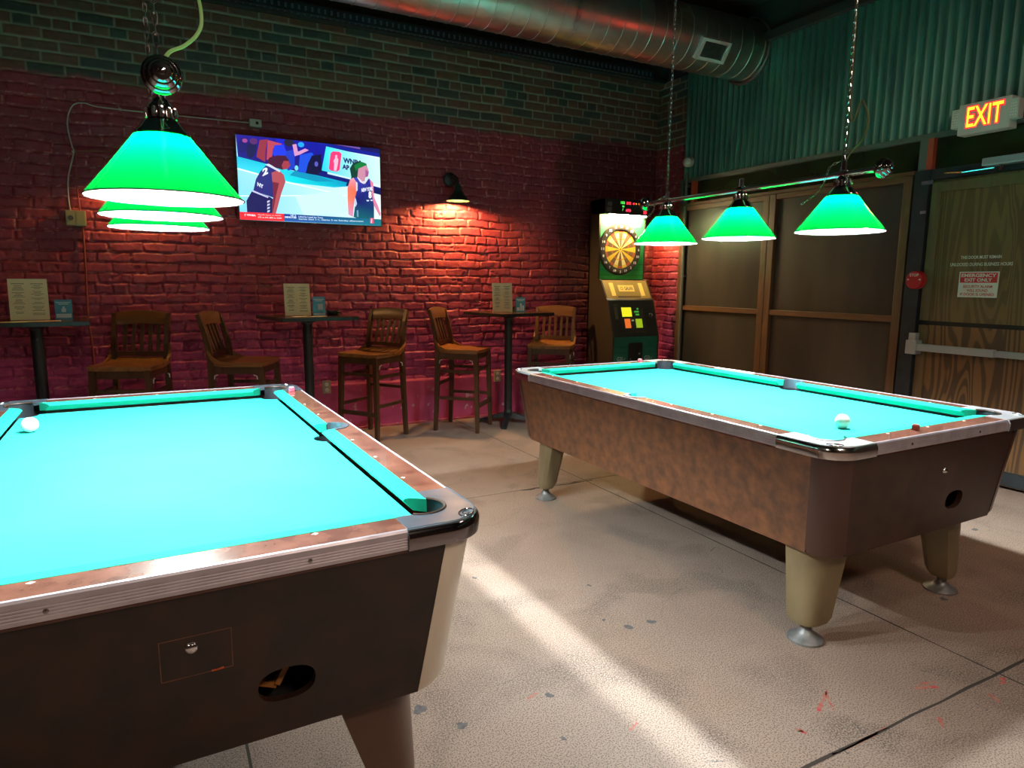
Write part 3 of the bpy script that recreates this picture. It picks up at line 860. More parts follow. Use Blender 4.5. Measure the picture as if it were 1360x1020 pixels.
    # corner castings, pocket liners
    for sx in (-1, 1):
        for sy in (-1, 1):
            ax = math.degrees(math.acos((.541-PCX)/(PR+.002))); ay = math.degrees(math.asin((1.036-PCY)/(PR+.002)))
            inner = [(.43, 1.036)]+arc(PCX, PCY, PR+.002, 180-ay, -ax, 16)+[(.541, .885)]
            R_ = .105; X, Y = HX+.004, HY+.004
            outl = inner+[(X-.004, .885)]+arc(X-.004-R_, Y-.004-R_, R_, 0, 90, 12)+[(.43, Y-.004)]
            b = plate(outl, [], ZR-.01, ZR+.002)
            # rolled edge and skirt
            path = [(X, .883), (X, Y-R_-.0)]+arc(X-R_, Y-R_, R_, 0, 90, 14)[1:]+[(.428, Y)]
            rings = []
            for i, (px, py) in enumerate(path):
                n_ = Vector((1, 0)) if i < 2 else (Vector((0, 1)) if i == len(path)-1 else Vector((px-(X-R_), py-(Y-R_))).normalized())
                rings.append([(px-n_.x*.016, py-n_.y*.016, ZR+.001), (px-n_.x*.010, py-n_.y*.010, ZR+.0035), (px-n_.x*.003, py-n_.y*.003, ZR-.001), (px+n_.x*.003, py+n_.y*.003, ZR-.012), (px+n_.x*.004, py+n_.y*.004, ZR-.020), (px+n_.x*.001, py+n_.y*.001, ZR-.045), (px-n_.x*.012, py-n_.y*.012, ZR-.045)])
            loft(b, rings)
            for f in b.faces:
                if all(v.co.z < ZR-.0009 for v in f.verts) and f.calc_center_median().z < ZR+.0: f.material_index = 1
            for v in b.verts: v.co.x *= sx; v.co.y *= sy
            cs = obj('corner_casting', b, [M['casting' if coin_door else 'casting_glare'], M['skirt' if coin_door else 'chrome']], T, True)
            b = BM(); ring = []
            ex, ey = X-.047, Y-.047
            pts = [(sx*(ex+.026*math.cos(a)*.707-.016*math.sin(a)*.707), sy*(ey-.026*math.cos(a)*.707-.016*math.sin(a)*.707), ZR+.003) for a in [2*PI*k/20 for k in range(21)]]
            tube(b, pts, .0016, 6)
            tube(b, [(sx*(ex+.014*math.cos(a)*.707-.008*math.sin(a)*.707), sy*(ey-.014*math.cos(a)*.707-.008*math.sin(a)*.707), ZR+.003) for a in [2*PI*k/14 for k in range(15)]], .0012, 5)
            obj('oval_badge', b, M['chrome'], cs, True)
            b = BM()
            A = arc(PCX, PCY, PR, 180-ay-2, -ax+2, 18)
            loft(b, [[(x*sx, y*sy, z) for x, y in A] for z in (.66, ZR-.002)], close=False, cap=False)
            full = arc(PCX, PCY, PR, 0, 360, 24)[:-1]
            loft(b, [[(x*sx, y*sy, .66) for x, y in full], [(x*sx, y*sy, ZB-.004) for x, y in full]], cap=False)
            b.faces.new([b.verts.new((x*sx, y*sy, .66)) for x, y in full])
            obj('pocket_liner', b, M['pocket'], T, True)
            b = BM(); tube(b, [(x*sx, y*sy, ZR+.001) for x, y in arc(PCX, PCY, PR+.001, 180-ay-3, -ax+3, 20)], .0042, 8)
            obj('pocket_rim', b, M['pocket_rim'], T, True)
        # side pockets
        b = BM()
        ro, ri = .068, .050
        o_ = arc(sc, 0, ro, -84, 84, 14)+arc(sc, 0, ri, 84, -84, 14)
        merge(b, plate(o_, [], ZR-.045, ZR+.003), lambda c: (c.x*sx, c.y, c.z))
        obj('side_casting', b, M['casting'], T)
        b = BM(); A = arc(sc, 0, .0515, -90, 90, 14)
        loft(b, [[(x*sx, y, z) for x, y in A] for z in (.68, ZR-.002)], close=False, cap=False)
        full = arc(sc, 0, PR, 0, 360, 24)[:-1]
        loft(b, [[(x*sx, y, .68) for x, y in full], [(x*sx, y, ZB-.004) for x, y in full]], cap=False)
        b.faces.new([b.verts.new((x*sx, y, .68)) for x, y in full])
        obj('pocket_liner', b, M['pocket'], T, True)
    # legs
    for sx in (-1, 1):
        for sy in (-1, 1):
            b = BM(); rings = []
            lw = .100 if coin_door else .084; lx = -.0 if coin_door else -.022*sx
            for z, cx_, cy_, h in ((.378, .492-lw+lx, .922, lw), (.35, .493-lw+lx, .922, lw-.002), (.095, .440+lx, .937, .060), (.072, .443+lx, .938, .050)):
                ro = h*1.05; ch = h*.75
                pts = [(cx_-h+ch*.0, cy_+h)]+arc(cx_+h-ro, cy_+h-ro, ro, 90, 0, 9)+[(cx_+h, cy_-h*.75), (cx_+h*.7, cy_-h), (cx_-h*.3, cy_-h), (cx_-h, cy_-h*.3)]
                rings.append([(x*sx, y*sy, z) for x, y in pts])
            loft(b, rings); lg_ = obj('leg', b, M[leg_m], T, True)
            b = BM(); lathe(b, [(.0, .09), (.018, .085), (.020, .045), (.028, .034), (.034, .026), (.058, .014), (.066, .008), (.066, .0), (0, 0)], ((.445+lx)*sx, .940*sy, 0), 28)
            obj('levelling_foot', b, M['foot'], lg_, True)
    return T

T1 = pool_table('pool table with cream rounded corner and orange sticker, partly out of frame', (.003, 2.4344, 0), .0184, 'corner_cream', 'leg_brown', True, 'pool tables')
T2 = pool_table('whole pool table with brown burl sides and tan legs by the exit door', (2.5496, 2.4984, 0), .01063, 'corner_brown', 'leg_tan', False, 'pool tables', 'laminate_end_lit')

def on_table(T, u, v, z):
    c, s = math.cos(T.rotation_euler.z), math.sin(T.rotation_euler.z)
    return (T.location.x+c*u-s*v, T.location.y+s*u+c*v, z)

def ball(T, u, v, label):
    b = BM(); bmesh.ops.create_uvsphere(b, u_segments=32, v_segments=20, radius=.0292)
    o = obj('cue_ball', b, M['ball'], smooth=True); o.location = on_table(T, u, v, ZB+.0292); tag(o, label, 'ball')
ball(T1, -.436, .60, 'white cue ball near the far pocket of the cropped pool table')
ball(T2, -.135, -.79, 'white cue ball lying on the pool table beside the exit door')
def chalk(T, u, v, rz, m_, label):
    t = thing('chalk_cube', label, 'chalk', on_table(T, u, v, ZR+.0008), rz)
    obj('paper_wrap', bx(-.011, .011, -.011, .011, 0, .019, .001), M[m_], t)
    b = BM(); lathe(b, [(0, .0185), (.006, .0195), (.010, .0215), (.0105, .019)], seg=16); obj('worn_top', b, M['chalk_top' if m_ == 'chalk_pink' else m_], t, True)
chalk(T2, -.10, -1.062, .3, 'chalk_red', 'dark red chalk cube on the near end rail by the cue ball')
chalk(T1, .572, .87, .2, 'chalk_pink', 'bright pink chalk cube on the far corner of the cropped pool table')
chalk(T2, .352, 1.075, .1, 'chalk_pink', 'pale pink chalk cube on the far end rail in front of the dart machine')
t = thing('paper_strip', 'white folded paper strip on the long rail by the wooden panels', 'paper', on_table(T2, .598, .47, ZR+.0012), .0106)
b = BM(); addbx(b, -.018, .018, -.15, .15, 0, .0012); addbx(b, -.016, .016, -.148, .02, .0012, .0026); obj('folded_sheet', b, M['paper_white'], t)
# wooden triangle rack kept in the oval opening
tx = on_table(T1, .165, -1.02, .455)
b = BM()
bar(b, (-.045, 0, -.02), (-.012, .012, .045), .012, .018, (0, 1, 0)); bar(b, (-.006, .0, -.035), (.04, .008, .04), .012, .018, (0, 1, 0)); bar(b, (-.048, .004, -.02), (-.006, .004, -.038), .012, .018, (0, 1, 0))
o = obj('ball_rack', b, wood_mat('rack_wood', (.28, .10, .02), (.40, .16, .04), 3, 'z', .5)); o.location = (tx[0], tx[1], .497); tag(o, 'orange wooden ball rack inside the oval opening of the near table', 'ball rack')

# ------------------------------------------------------------------ billiard lamps
def chain_bm(bm, pts, link=.030, r=.0019, w=.0065):
    pts = [Vector(p) for p in pts]
    d = [0]
    for a, b in zip(pts[:-1], pts[1:]): d.append(d[-1]+(b-a).length)
    L = d[-1]; n = max(1, int(L/(link*.78)))
    def at(s):
        for i in range(len(d)-1):
            if s <= d[i+1] or i == len(d)-2:
                t = (s-d[i])/max(d[i+1]-d[i], 1e-9); return pts[i].lerp(pts[i+1], t), (pts[i+1]-pts[i]).normalized()
    for k in range(n):
        p, dr = at((k+.5)*L/n); u, v = frame_of(dr)
        if k % 2: u, v = v, u
        hl = link/2-w
        ring = []
        for j in range(10):
            a = 2*PI*j/10; cc, ss = math.cos(a), math.sin(a)
            ring.append(p+u*w*cc+dr*(ss*w+(hl if ss > .01 else (-hl if ss < -.01 else 0))))
        ring.append(ring[0])
        tube(bm, ring, r, 5, cap=False)

LAMP_H = .232
def billiard_lamp(label, loc, rotz, ys, ends, chains, cord, loose, group, cordm='cord_green_lit'):
    """bar along local y at height 0; shades hang below it"""
    T = thing('billiard_lamp', label, 'hanging lamp', loc, rotz, group)
    b = BM(); tube(b, [(0, ends[0], 0), (0, ends[1], 0)], .0125, 16); obj('bar', b, M['chrome'], T, True)
    for y, s in ((ends[0], -1), (ends[1], 1)):
        pr = [(.0125, -.014), (.019, -.012), (.021, -.004), (.030, .0), (.038, .006), (.0405, .016), (.039, .025), (.034, .030), (.0325, .030), (.0315, .034), (.029, .041), (.0245, .045), (.0225, .045), (.0215, .049), (.017, .053), (.008, .0535), (.0065, .058), (.0, .059)]
        b = BM(); lathe(b, [(r, s*h) for r, h in pr], (0, y, 0), 32, 'y'); obj('end_knob', b, M['dark_chrome'], T, True)
    for y in ys:
        b = BM()
        pr = [(.0, -.002), (.016, -.004), (.020, -.012), (.026, -.018), (.030, -.024), (.030, -.048), (.034, -.052), (.040, -.056), (.052, -.074), (.060, -.082), (.061, -.090), (.056, -.090)]
        lathe(b, pr, (0, y, 0), 32); hd = obj('shade_holder', b, M['dark_chrome'], T, True)
        b = BM()
        for k in range(12):
            a = 2*PI*k/12
            tube(b, [(.0315*math.cos(a), y+.0315*math.sin(a), -.025), (.0335*math.cos(a), y+.0335*math.sin(a), -.036), (.0315*math.cos(a), y+.0315*math.sin(a), -.047)], .0042, 6)
        obj('holder_beads', b, M['chrome'], hd, True)
        b = BM()
        box(b, (0, y, .03), (.012, .020, .045), bev=.002); lathe(b, [(.018, -.014), (.018, .014)], (0, y, 0), 20, 'y')
        obj('hanger_clip', b, M['chrome'], T)
        # shade: outer cone; faces point outwards
        b = BM(); pr = [(.056, -.083), (.060, -.085), (.117, -.160), (.172, -LAMP_H+.004), (.175, -LAMP_H), (.1735, -LAMP_H-.0015)]
        vr = lathe(b, pr, (0, y, 0), 64)
        sh = obj('shade', b, M['shade'], T, True)
        b = BM(); tube(b, [(.175*math.cos(2*PI*k/64), y+.175*math.sin(2*PI*k/64), -LAMP_H) for k in range(65)], .0018, 6, cap=False)
        obj('shade_rim', b, M['dark_chrome'], sh, True)
        b = BM(); bmesh.ops.create_icosphere(b, subdivisions=2, radius=.032)
        for v in b.verts:
            v.co.z *= 1.15
            v.co += Vector((0, y, -.128))
        bl = obj('bulb', b, M['bulb'], T, True)
        b = BM(); lathe(b, [(.015, -.090), (.015, -.118), (.012, -.122)], (0, y, 0), 16); obj('socket', b, M['white_plastic'], bl)
    for pts in chains:
        b = BM(); chain_bm(b, pts); obj('chain', b, M['chrome'], T)
    if cord:
        b = BM(); tube(b, smooth_path(cord), .0042, 8); obj('power_cord', b, M[cordm], T, True)
    for pts in loose:
        b = BM(); chain_bm(b, smooth_path(pts, 6), .018, .0012, .004); obj('loose_chain', b, M['chrome'], T)
    return T

billiard_lamp('bar lamp over the cream-cornered pool table, its green shades lined up behind one another', (.040, 2.40, 1.753), .006, (-.53, 0., .55), (-.715, .735),
              [[(0, -.525, .05), (-.004, -.53, ZC-1.753)], [(0, .545, .05), (.004, .55, ZC-1.753)]],
              [(.003, -.68, .035), (.022, -.64, .075), (.055, -.62, .10), (.085, -.61, .135), (.095, -.60, .18), (.085, -.55, .3), (.03, -.45, .8), (0, -.4, ZC-1.753)], [], 'billiard lamps')
billiard_lamp('hanging bar lamp with three separate green shades over the pool table by the exit door', (2.55, 2.43, 1.777), 0., (-.545, .005, .540), (-.70, .71),
              [[(0, -.54, .05), (.003, -.535, ZC-1.777)], [(0, .545, .05), (-.003, .53, ZC-1.777)]],
              [(0.004, -.545, ZC-1.777), (.004, -.545, .34), (.004, -.60, .28), (.004, -.632, .20), (.004, -.615, .13), (.004, -.56, .075), (0, -.53, .02)],
              [[(0, -.525, .055), (-.03, -.50, .03), (-.04, -.485, -.03), (-.055, -.46, -.075), (-.10, -.43, -.115)], [(0, .55, .03), (-.04, .58, -.0), (-.055, .60, -.06), (-.09, .62, -.10)]], 'billiard lamps', 'cord_brown')

# ------------------------------------------------------------------ bar stools
def bar_stool():
    T = thing('bar_stool', '', 'bar stool', (0, 0, 0), 0, 'slat-back wooden bar stools along the brick wall')
    Zs = .735
    # saddle seat: rounded square with dished top
    n = 14; top = []; 
    b = BM(); V = {}
    for i in range(n+1):
        for j in range(n+1):
            u, v = -1+2*i/n, -1+2*j/n
            w = .215-(.018 if u < 0 else 0)*abs(u)
            x = u*.205; y = v*w
            k = 1-.06*max(0, u*u*v*v-.35)
            dish = -.010*(1-u*u)*(1-v*v)*1.5
            rise = .028*max(0, -u-.55)/.45
            V[i, j] = (x*k, y*k, Zs+dish+rise*.9-.004*max(0, u-.8)*5)
    tv = {q: b.verts.new(p) for q, p in V.items()}; bv = {q: b.verts.new((p[0]*.97, p[1]*.97, Zs-.034+max(0, p[2]-Zs)*.6)) for q, p in V.items()}
    for i in range(n):
        for j in range(n):
            b.faces.new((tv[i, j], tv[i+1, j], tv[i+1, j+1], tv[i, j+1])); b.faces.new((bv[i, j], bv[i, j+1], bv[i+1, j+1], bv[i+1, j]))
    ed = [(i, 0) for i in range(n)]+[(n, j) for j in range(n)]+[(i, n) for i in range(n, 0, -1)]+[(0, j) for j in range(n, 0, -1)]
    for a, c in zip(ed, ed[1:]+ed[:1]): b.faces.new((tv[a], bv[a], bv[c], tv[c]))
    obj('seat', b, M['oak'], T, True)
    b = BM()
    for sy in (-1, 1): addbx(b, -.165, .165, sy*.178-.009, sy*.178+.009, Zs-.088, Zs-.030, .002)
    for xx in (.172, -.172): addbx(b, xx-.009, xx+.009, -.17, .17, Zs-.088, Zs-.030, .002)
    obj('apron', b, M['oak_dark'], T)
    for sy in (-1, 1):
        b = BM(); bar(b, (.178, sy*.178, Zs-.03), (.198, sy*.196, 0), .040, .040, (0, 1, 0), w2=.030, h2=.030); obj('leg', b, M['oak_dark'], T)
        b = BM(); R = []
        for x, z, w, d in ((-.198, 0, .030, .032), (-.183, .4, .034, .038), (-.178, Zs-.01, .034, .044), (-.192, Zs+.12, .032, .040), (-.222, Zs+.25, .030, .034), (-.252, 1.078, .028, .028)):
            yy = sy*(.196-.018*min(z/Zs, 1))
            if z > Zs: yy = sy*(.178+.008*(z-Zs)/.35)
            R.append([(x-d/2, yy-w/2, z), (x+d/2, yy-w/2, z), (x+d/2, yy+w/2, z), (x-d/2, yy+w/2, z)])
        loft(b, R); obj('leg', b, M['oak_dark'], T, label='rear leg running up into the back post')
        # swept brace from seat side up to the back post
        b = BM(); pts = [(-.02, sy*.207, Zs-.012), (-.10, sy*.207, Zs-.006), (-.16, sy*.204, Zs+.020), (-.195, sy*.20, Zs+.075), (-.205, sy*.196, Zs+.12)]
        R = []
        for (x, y, z), h in zip(pts, (.012, .026, .030, .026, .010)):
            R.append([(x, y-.010, z-h/2), (x, y+.010, z-h/2), (x+.004, y+.010, z+h/2), (x+.004, y-.010, z+h/2)])
        loft(b, R); obj('seat_brace', b, M['oak'], T, True)
        b = BM(); bar(b, (.188, sy*.188, .30), (-.186, sy*.188, .30), .018, .026); obj('stretcher', b, M['oak_dark'], T)
        b = BM(); bar(b, (.182, sy*.184, .54), (-.182, sy*.184, .54), .018, .026); obj('stretcher', b, M['oak_dark'], T)
        for sx in (-1, 1):
            b = BM(); tube(b, [(sx*.155, sy*.187+sy*.012, Zs-.125), (sx*.150, sy*.187+sy*.012, Zs-.10), (sx*.128, sy*.187+sy*.012, Zs-.092)], .004, 6)
            obj('corner_bracket', b, M['bracket_white'], T)
    b = BM(); bar(b, (.190, -.185, .235), (.190, .185, .235), .022, .034); obj('footrest', b, M['oak_dark'], T)
    b = BM(); bar(b, (-.187, -.182, .42), (-.187, .182, .42), .018, .026); obj('stretcher', b, M['oak_dark'], T)
    b = BM(); bar(b, (.182, -.182, .56), (.182, .182, .56), .018, .024); obj('stretcher', b, M['oak_dark'], T)
    # crest rail, arched on top
    b = BM(); R = []
    for k in range(13):
        s = -1+2*k/12; y = s*.202; zt = 1.098-.020*s*s-(.006 if abs(s) > .9 else 0); zb_ = .992+.008*(1-s*s)
        xa = -.250-.018*(1-s*s); xb = xa+.026
        off = -.022
        R.append([(xb-off+.002-.022, y, zb_), (xb-.012, y, zt-.006), (xb-.018, y, zt), (xa-.006, y, zt), (xa-.010, y, zt-.006), (xa+.010, y, zb_)])
    loft(b, R); obj('crest_rail', b, M['oak_mid'], T, True)
    for k in range(5):
        y = -.115+k*.0575; s = y/.2
        b = BM(); bar(b, (-.196, y, Zs+.055), (-.246-.014*(1-s*s), y, 1.00), .024, .012, (1, 0, 0)); obj('back_slat', b, M['oak_dark'], T)
    b = BM(); bar(b, (-.198, -.17, Zs+.048), (-.198, .17, Zs+.048), .022, .034); obj('back_rail', b, M['oak_dark'], T)
    return T
S0 = bar_stool()
stools = [(-.175, 5.43, -110, 'dark bar stool between the leftmost pub table and the TV, facing outwards'),
          (.575, 5.36, -26, 'bar stool seen side-on with its back to the left of the middle pub table'),
          (1.60, 5.53, -145, 'tall bar stool right of the table under the TV, seat and back turned half leftwards'),
          (2.44, 5.52, -43, 'bar stool seen side-on to the left of the narrow pub table by the dart machine'),
          (3.38, 5.53, -130, 'bar stool behind the pool table corner, standing next to the dart machine')]
for i, (x, y, a, lab) in enumerate(stools):
    if i == 0:
        S0.location = (x, y, 0); S0.rotation_euler = (0, 0, math.radians(a)); S0['label'] = lab
    else: copy_thing(S0, (x, y, 0), math.radians(a), lab)

# ------------------------------------------------------------------ pub tables
def pub_table(label, s):
    T = thing('pub_table', label, 'pub table', group='tall pub tables along the brick wall')
    b = BM(); box(b, (0, 0, 1.036), (s, s, .028), bev=.004); tp_ = obj('tabletop', b, M['table_top'], T)
    b = BM()
    e = s/2+.001
    for sx in (-1, 1):
        addbx(b, sx*e-.002, sx*e+.002, -s/2, s/2, 1.023, 1.047); addbx(b, -s/2, s/2, sx*e-.002, sx*e+.002, 1.023, 1.047)
    obj('edge_band', b, M['black_metal'], tp_)
    b = BM(); lathe(b, [(.0, 1.021), (.11, 1.021), (.11, 1.014), (.045, .995), (.040, .98)], seg=24); obj('top_plate', b, M['black_metal'], T, True)
    b = BM(); lathe(b, [(.0375, 1.0), (.0375, .07)], seg=24); obj('post', b, M['black_metal'], T, True)
    b = BM()
    lathe(b, [(.0375, .13), (.044, .11), (.046, .07), (0, .07)], seg=24)
    for k in range(4):
        a = PI/4+k*PI/2; c_, s_ = math.cos(a), math.sin(a)
        R = []
        for d, zt, zb_, w in ((.02, .105, .055, .03), (.08, .092, .050, .028), (.20, .055, .022, .026), (.275, .034, .008, .026), (.29, .022, .0, .024)):
            R.append([(d*c_-w*s_, d*s_+w*c_, zb_), (d*c_+w*s_, d*s_-w*c_, zb_), (d*c_+w*.7*s_, d*s_-w*.7*c_, zt), (d*c_-w*.7*s_, d*s_+w*.7*c_, zt)])
        loft(b, R)
    obj('base', b, M['black_metal'], T, True)
    return T
P0 = pub_table('tall black pub table below the yellowish switch box, with dark blue card', .60)
P0.location = (-.71, 5.45, 0); P0.rotation_euler = (0, 0, math.radians(5))
P1 = copy_thing(P0, (1.06, 5.45, 0), math.radians(10), 'tall black pub table under the TV, with menu, pale blue card and round ashtray')
P2 = copy_thing(P0, (2.90, 5.52, 0), math.radians(10), 'tall black pub table between the two stools nearest the dart machine')
ZT = 1.0502
def menu(x, y, rz, w, h, label, lean=.12):
    t = thing('menu_sheet', label, 'menu', (x, y, ZT), rz, 'menus on the pub tables')
    b = BM(); box(b, (0, 0, h/2), (w, .003, h)); 
    sh = obj('sheet', b, M['paper'], t)
    b = BM()
    def line(cx, z, l, hh=.003): 
        vs = [b.verts.new((cx+a*l/2, -.0018, z+c*hh/2)) for a, c in ((-1, -1), (1, -1), (1, 1), (-1, 1))]; b.faces.new(vs)
    R_ = random.Random(5)
    for col_ in (-.25, .23):
        z = h*.88
        line(col_*w, z, w*.32, .004); z -= h*.05
        while z > h*.13:
            for k in range(R_.choice([2, 3, 4])):
                if z < h*.12: break
                line(col_*w, z, w*R_.uniform(.14, .33), .0028); z -= h*.033
            z -= h*.035
        obj('printed_text', b, M['ink'], sh); b = BM()
    b.free()
    sh.rotation_euler = (-lean, 0, 0); sh.location = (0, -.01, .0015)
    b = BM(); bar(b, (0, .065, .0), (0, .0+lean*h*.55, h*.55), .05, .002, (1, 0, 0)); obj('stand_leg', b, M['paper'], t)
menu(-.735, 5.45, math.radians(4), .215, .272, 'cream two-column menu on the leftmost pub table beside the dark blue card')
menu(.99, 5.44, math.radians(-2), .195, .250, 'cream menu propped on the pub table under the TV')
menu(2.84, 5.53, math.radians(-12), .19, .265, 'cream menu standing on the pub table nearest the dart machine')
def card(x, y, rz, w, h, m_, label, style):
    t = thing('table_card', label, 'card', (x, y, ZT), rz, 'standing cards on the pub tables')
    b = BM()
    R = [[(-w/2, -.022, .0), (-w/2, .0, h), (-w/2, .022, 0), (-w/2, .0205, 0), (-w/2, 0, h-.006), (-w/2, -.0205, 0)], [(w/2, -.022, .0), (w/2, .0, h), (w/2, .022, 0), (w/2, .0205, 0), (w/2, 0, h-.006), (w/2, -.0205, 0)]]
    loft(b, R); cd = obj('folded_card', b, M[m_], t)
    b = BM(); 
    P = lambda u, v: (u*w, -.0226+.022*v-.0006, v*h)
    def rect(u0, u1, v0, v1): b.faces.new([b.verts.new(P(u, v)) for u, v in ((u0, v0), (u1, v0), (u1, v1), (u0, v1))])
    rect(-.42, .42, .84, .88); rect(-.3, .3, .76, .80)
    if style == 0: rect(-.12, .14, .38, .56); rect(-.44, .44, .10, .30); rect(-.06, .08, .56, .66)
    if style == 1: rect(-.46, .46, .03, .12); rect(-.1, .3, .3, .62)
    if style == 2: rect(-.40, -.1, .10, .32); rect(-.05, .12, .10, .60); rect(.16, .36, .10, .45)
    obj('card_print', b, M['card_pale'], cd)
card(-.545, 5.44, math.radians(2), .098, .135, 'card_blue', 'dark blue folded card on the leftmost pub table beside the menu', 0)
card(1.155, 5.45, math.radians(-3), .098, .148, 'card_cyan', 'pale cyan folded card on the pub table under the TV', 1)
card(2.985, 5.45, math.radians(-20), .09, .135, 'card_blue', 'blue folded card with pale print on the pub table nearest the dart machine', 2)
def leaflet(x, y, rz, w, d, label, z=ZT):
    b = BM(); box(b, (0, 0, .0008), (w, d, .0014)); o = obj('leaflet', b, M['paper']); o.location = (x, y, z); o.rotation_euler = (0, 0, rz); tag(o, label, 'leaflet', 'loose leaflets on the pub tables')
leaflet(-.80, 5.23, .2, .13, .07, 'cream leaflet near the front edge of the leftmost pub table')
leaflet(-.66, 5.28, .15, .22, .08, 'wide cream leaflet in front of the menu on the leftmost pub table')
leaflet(.98, 5.30, .15, .12, .07, 'cream leaflet in front of the menu on the pub table under the TV')
leaflet(1.11, 5.285, .3, .13, .06, 'cream leaflet in front of the pale cyan card under the TV')
def ashtray(x, y, label):
    b = BM(); lathe(b, [(0, .0), (.046, 0), (.052, .010), (.054, .032), (.050, .036), (.044, .034), (.040, .012), (0, .010)], seg=28)
    o = obj('ashtray', b, M['ash'], smooth=True); o.location = (x, y, ZT); tag(o, label, 'ashtray', 'black round ashtrays')
    b = BM()
    for k in range(3):
        a = k*2*PI/3+.4; lathe(b, [(0, .012), (.008, .011), (.009, 0), (0, 0)], (.047*math.cos(a), .047*math.sin(a), .030), 8)
    obj('rest', b, M['ash'], o)
ashtray(1.262, 5.42, 'round black ashtray at the edge of the pub table under the TV')
ashtray(2.955, 5.60, 'round black ashtray between menu and blue card by the dart machine')

# ------------------------------------------------------------------ TV
t = thing('television', 'wall-mounted television showing a basketball game', 'television', (1.217, YB-.075, 2.122))
t.rotation_euler = (0, 0, 0)
W_, H_ = 1.165, .662
obj('tv_back', bx(-W_/2+.04, W_/2-.04, .01, .05, -H_/2+.04, H_/2-.04, .01), M['dark_plastic'], t)
obj('bezel', bx(-W_/2, W_/2, -.012, .012, -H_/2, H_/2, .004), M['dark_plastic'], t)
obj('wall_mount', bx(-.2, .2, .05, .075, -.15, .15), M['black_metal'], t)
# picture drawn in a 1360 x 907 frame and unwarped onto the panel
src = np.array([(122, 107), (1211, 217), (1197, 810), (153, 748)], float); dst = np.array([(0, 1), (1, 1), (1, 0), (0, 0)], float)
A = []; B = []
for (x, y), (u, v) in zip(src, dst):
    A.append([x, y, 1, 0, 0, 0, -u*x, -u*y]); B.append(u); A.append([0, 0, 0, x, y, 1, -v*x, -v*y]); B.append(v)
hm = np.linalg.solve(np.array(A), np.array(B))
def uv(x, y):
    w = hm[6]*x+hm[7]*y+1
    return min(1, max(0, (hm[0]*x+hm[1]*y+hm[2])/w)), min(1, max(0, (hm[3]*x+hm[4]*y+hm[5])/w))
tvb = BM(); cl = tvb.verts.layers.float_color.new('Col')
layer = [0]
def tvp(pts, col, colors=None):
    layer[0] += 1
    vs = []
    for i, (x, y) in enumerate(pts):
        u, v = uv(x, y)
        p = tvb.verts.new(((u-.5)*(W_-.016), -.0125-.00002*layer[0], (v-.5)*(H_-.016)))
        p[cl] = srgb(*(colors[i] if colors else col)); vs.append(p)
    from mathutils.geometry import tessellate_polygon
    for tri in tessellate_polygon([[Vector((x, y, 0)) for x, y in pts]]):
        try: tvb.faces.new([vs[i] for i in tri])
        except ValueError: pass
def tvtext(s, x0, y0, x1, y1, h, col, bold=.02):
    """baseline from (x0,y0) to (x1,y1), cap height h"""
    layer[0] += 1
    vs, fs = text_geo(s, bold)
    a = min(v[0] for v in vs); b = max(v[0] for v in vs); c = min(v[1] for v in vs); d = max(v[1] for v in vs)
    V = []
    for v in vs:
        tt = (v[0]-a)/(b-a); hh = (v[1]-c)/(d-c)*h
        u, w = uv(x0+(x1-x0)*tt, y0+(y1-y0)*tt-hh)
        p = tvb.verts.new(((u-.5)*(W_-.016), -.0125-.00002*layer[0], (w-.5)*(H_-.016))); p[cl] = srgb(*col); V.append(p)
    for f in fs:
        try: tvb.faces.new([V[i] for i in f])
        except ValueError: pass
def ell(cx, cy, rx, ry, rot=0, n=18):
    c, s = math.cos(rot), math.sin(rot)
    return [(cx+rx*math.cos(2*PI*k/n)*c-ry*math.sin(2*PI*k/n)*s, cy+rx*math.cos(2*PI*k/n)*s+ry*math.sin(2*PI*k/n)*c) for k in range(n)]
tvp([(110, 95), (1225, 210), (1205, 820), (145, 760)], None, [(170, 235, 255), (230, 255, 250), (235, 255, 250), (120, 220, 255)])
tvp([(110, 95), (820, 165), (800, 470), (735, 430), (140, 285)], None, [(30, 20, 150), (20, 20, 170), (10, 15, 90), (10, 20, 120), (20, 20, 130)])
tvp([(130, 275), (560, 390), (740, 425), (1000, 480), (1000, 505), (850, 515), (480, 470), (130, 375)], None, [(20, 190, 225), (0, 215, 230), (0, 200, 225), (0, 140, 190), (0, 150, 195), (0, 200, 225), (0, 235, 240), (60, 220, 245)])
tvp([(560, 385), (740, 428), (860, 470), (720, 470), (520, 420)], (0, 150, 190))
tvp([(130, 362), (480, 462), (850, 552), (848, 560), (470, 472), (130, 374)], (235, 255, 255))
tvp([(140, 570), (950, 572), (950, 580), (140, 578)], (235, 255, 255))
tvp([(560, 580), (900, 540), (960, 700), (620, 730)], (205, 250, 238))
for x, y, rx, ry, c in [(180, 190, 40, 60, (20, 15, 110)), (240, 220, 36, 70, (15, 20, 80)), (255, 160, 30, 24, (90, 40, 110)), (190, 155, 20, 16, (160, 70, 150)), (480, 150, 60, 40, (20, 30, 200)), (520, 170, 40, 30, (30, 30, 60)), (610, 185, 24, 20, (30, 170, 250)), (700, 190, 60, 60, (15, 20, 160))]:
    tvp(ell(x, y, rx, ry, .2), c)
tvp([(300, 150), (360, 145), (345, 230), (340, 320), (275, 280)], (150, 50, 70)); tvp([(360, 150), (470, 180), (400, 215), (385, 320), (350, 300)], (190, 70, 90))
tvp([(410, 190), (480, 185), (500, 250), (470, 330), (395, 260)], (30, 60, 240)); tvp([(500, 235), (560, 225), (560, 370), (510, 385), (470, 340)], (25, 60, 200))
tvp([(545, 185), (575, 180), (585, 240), (640, 215), (668, 228), (600, 262), (560, 275)], (215, 150, 200))
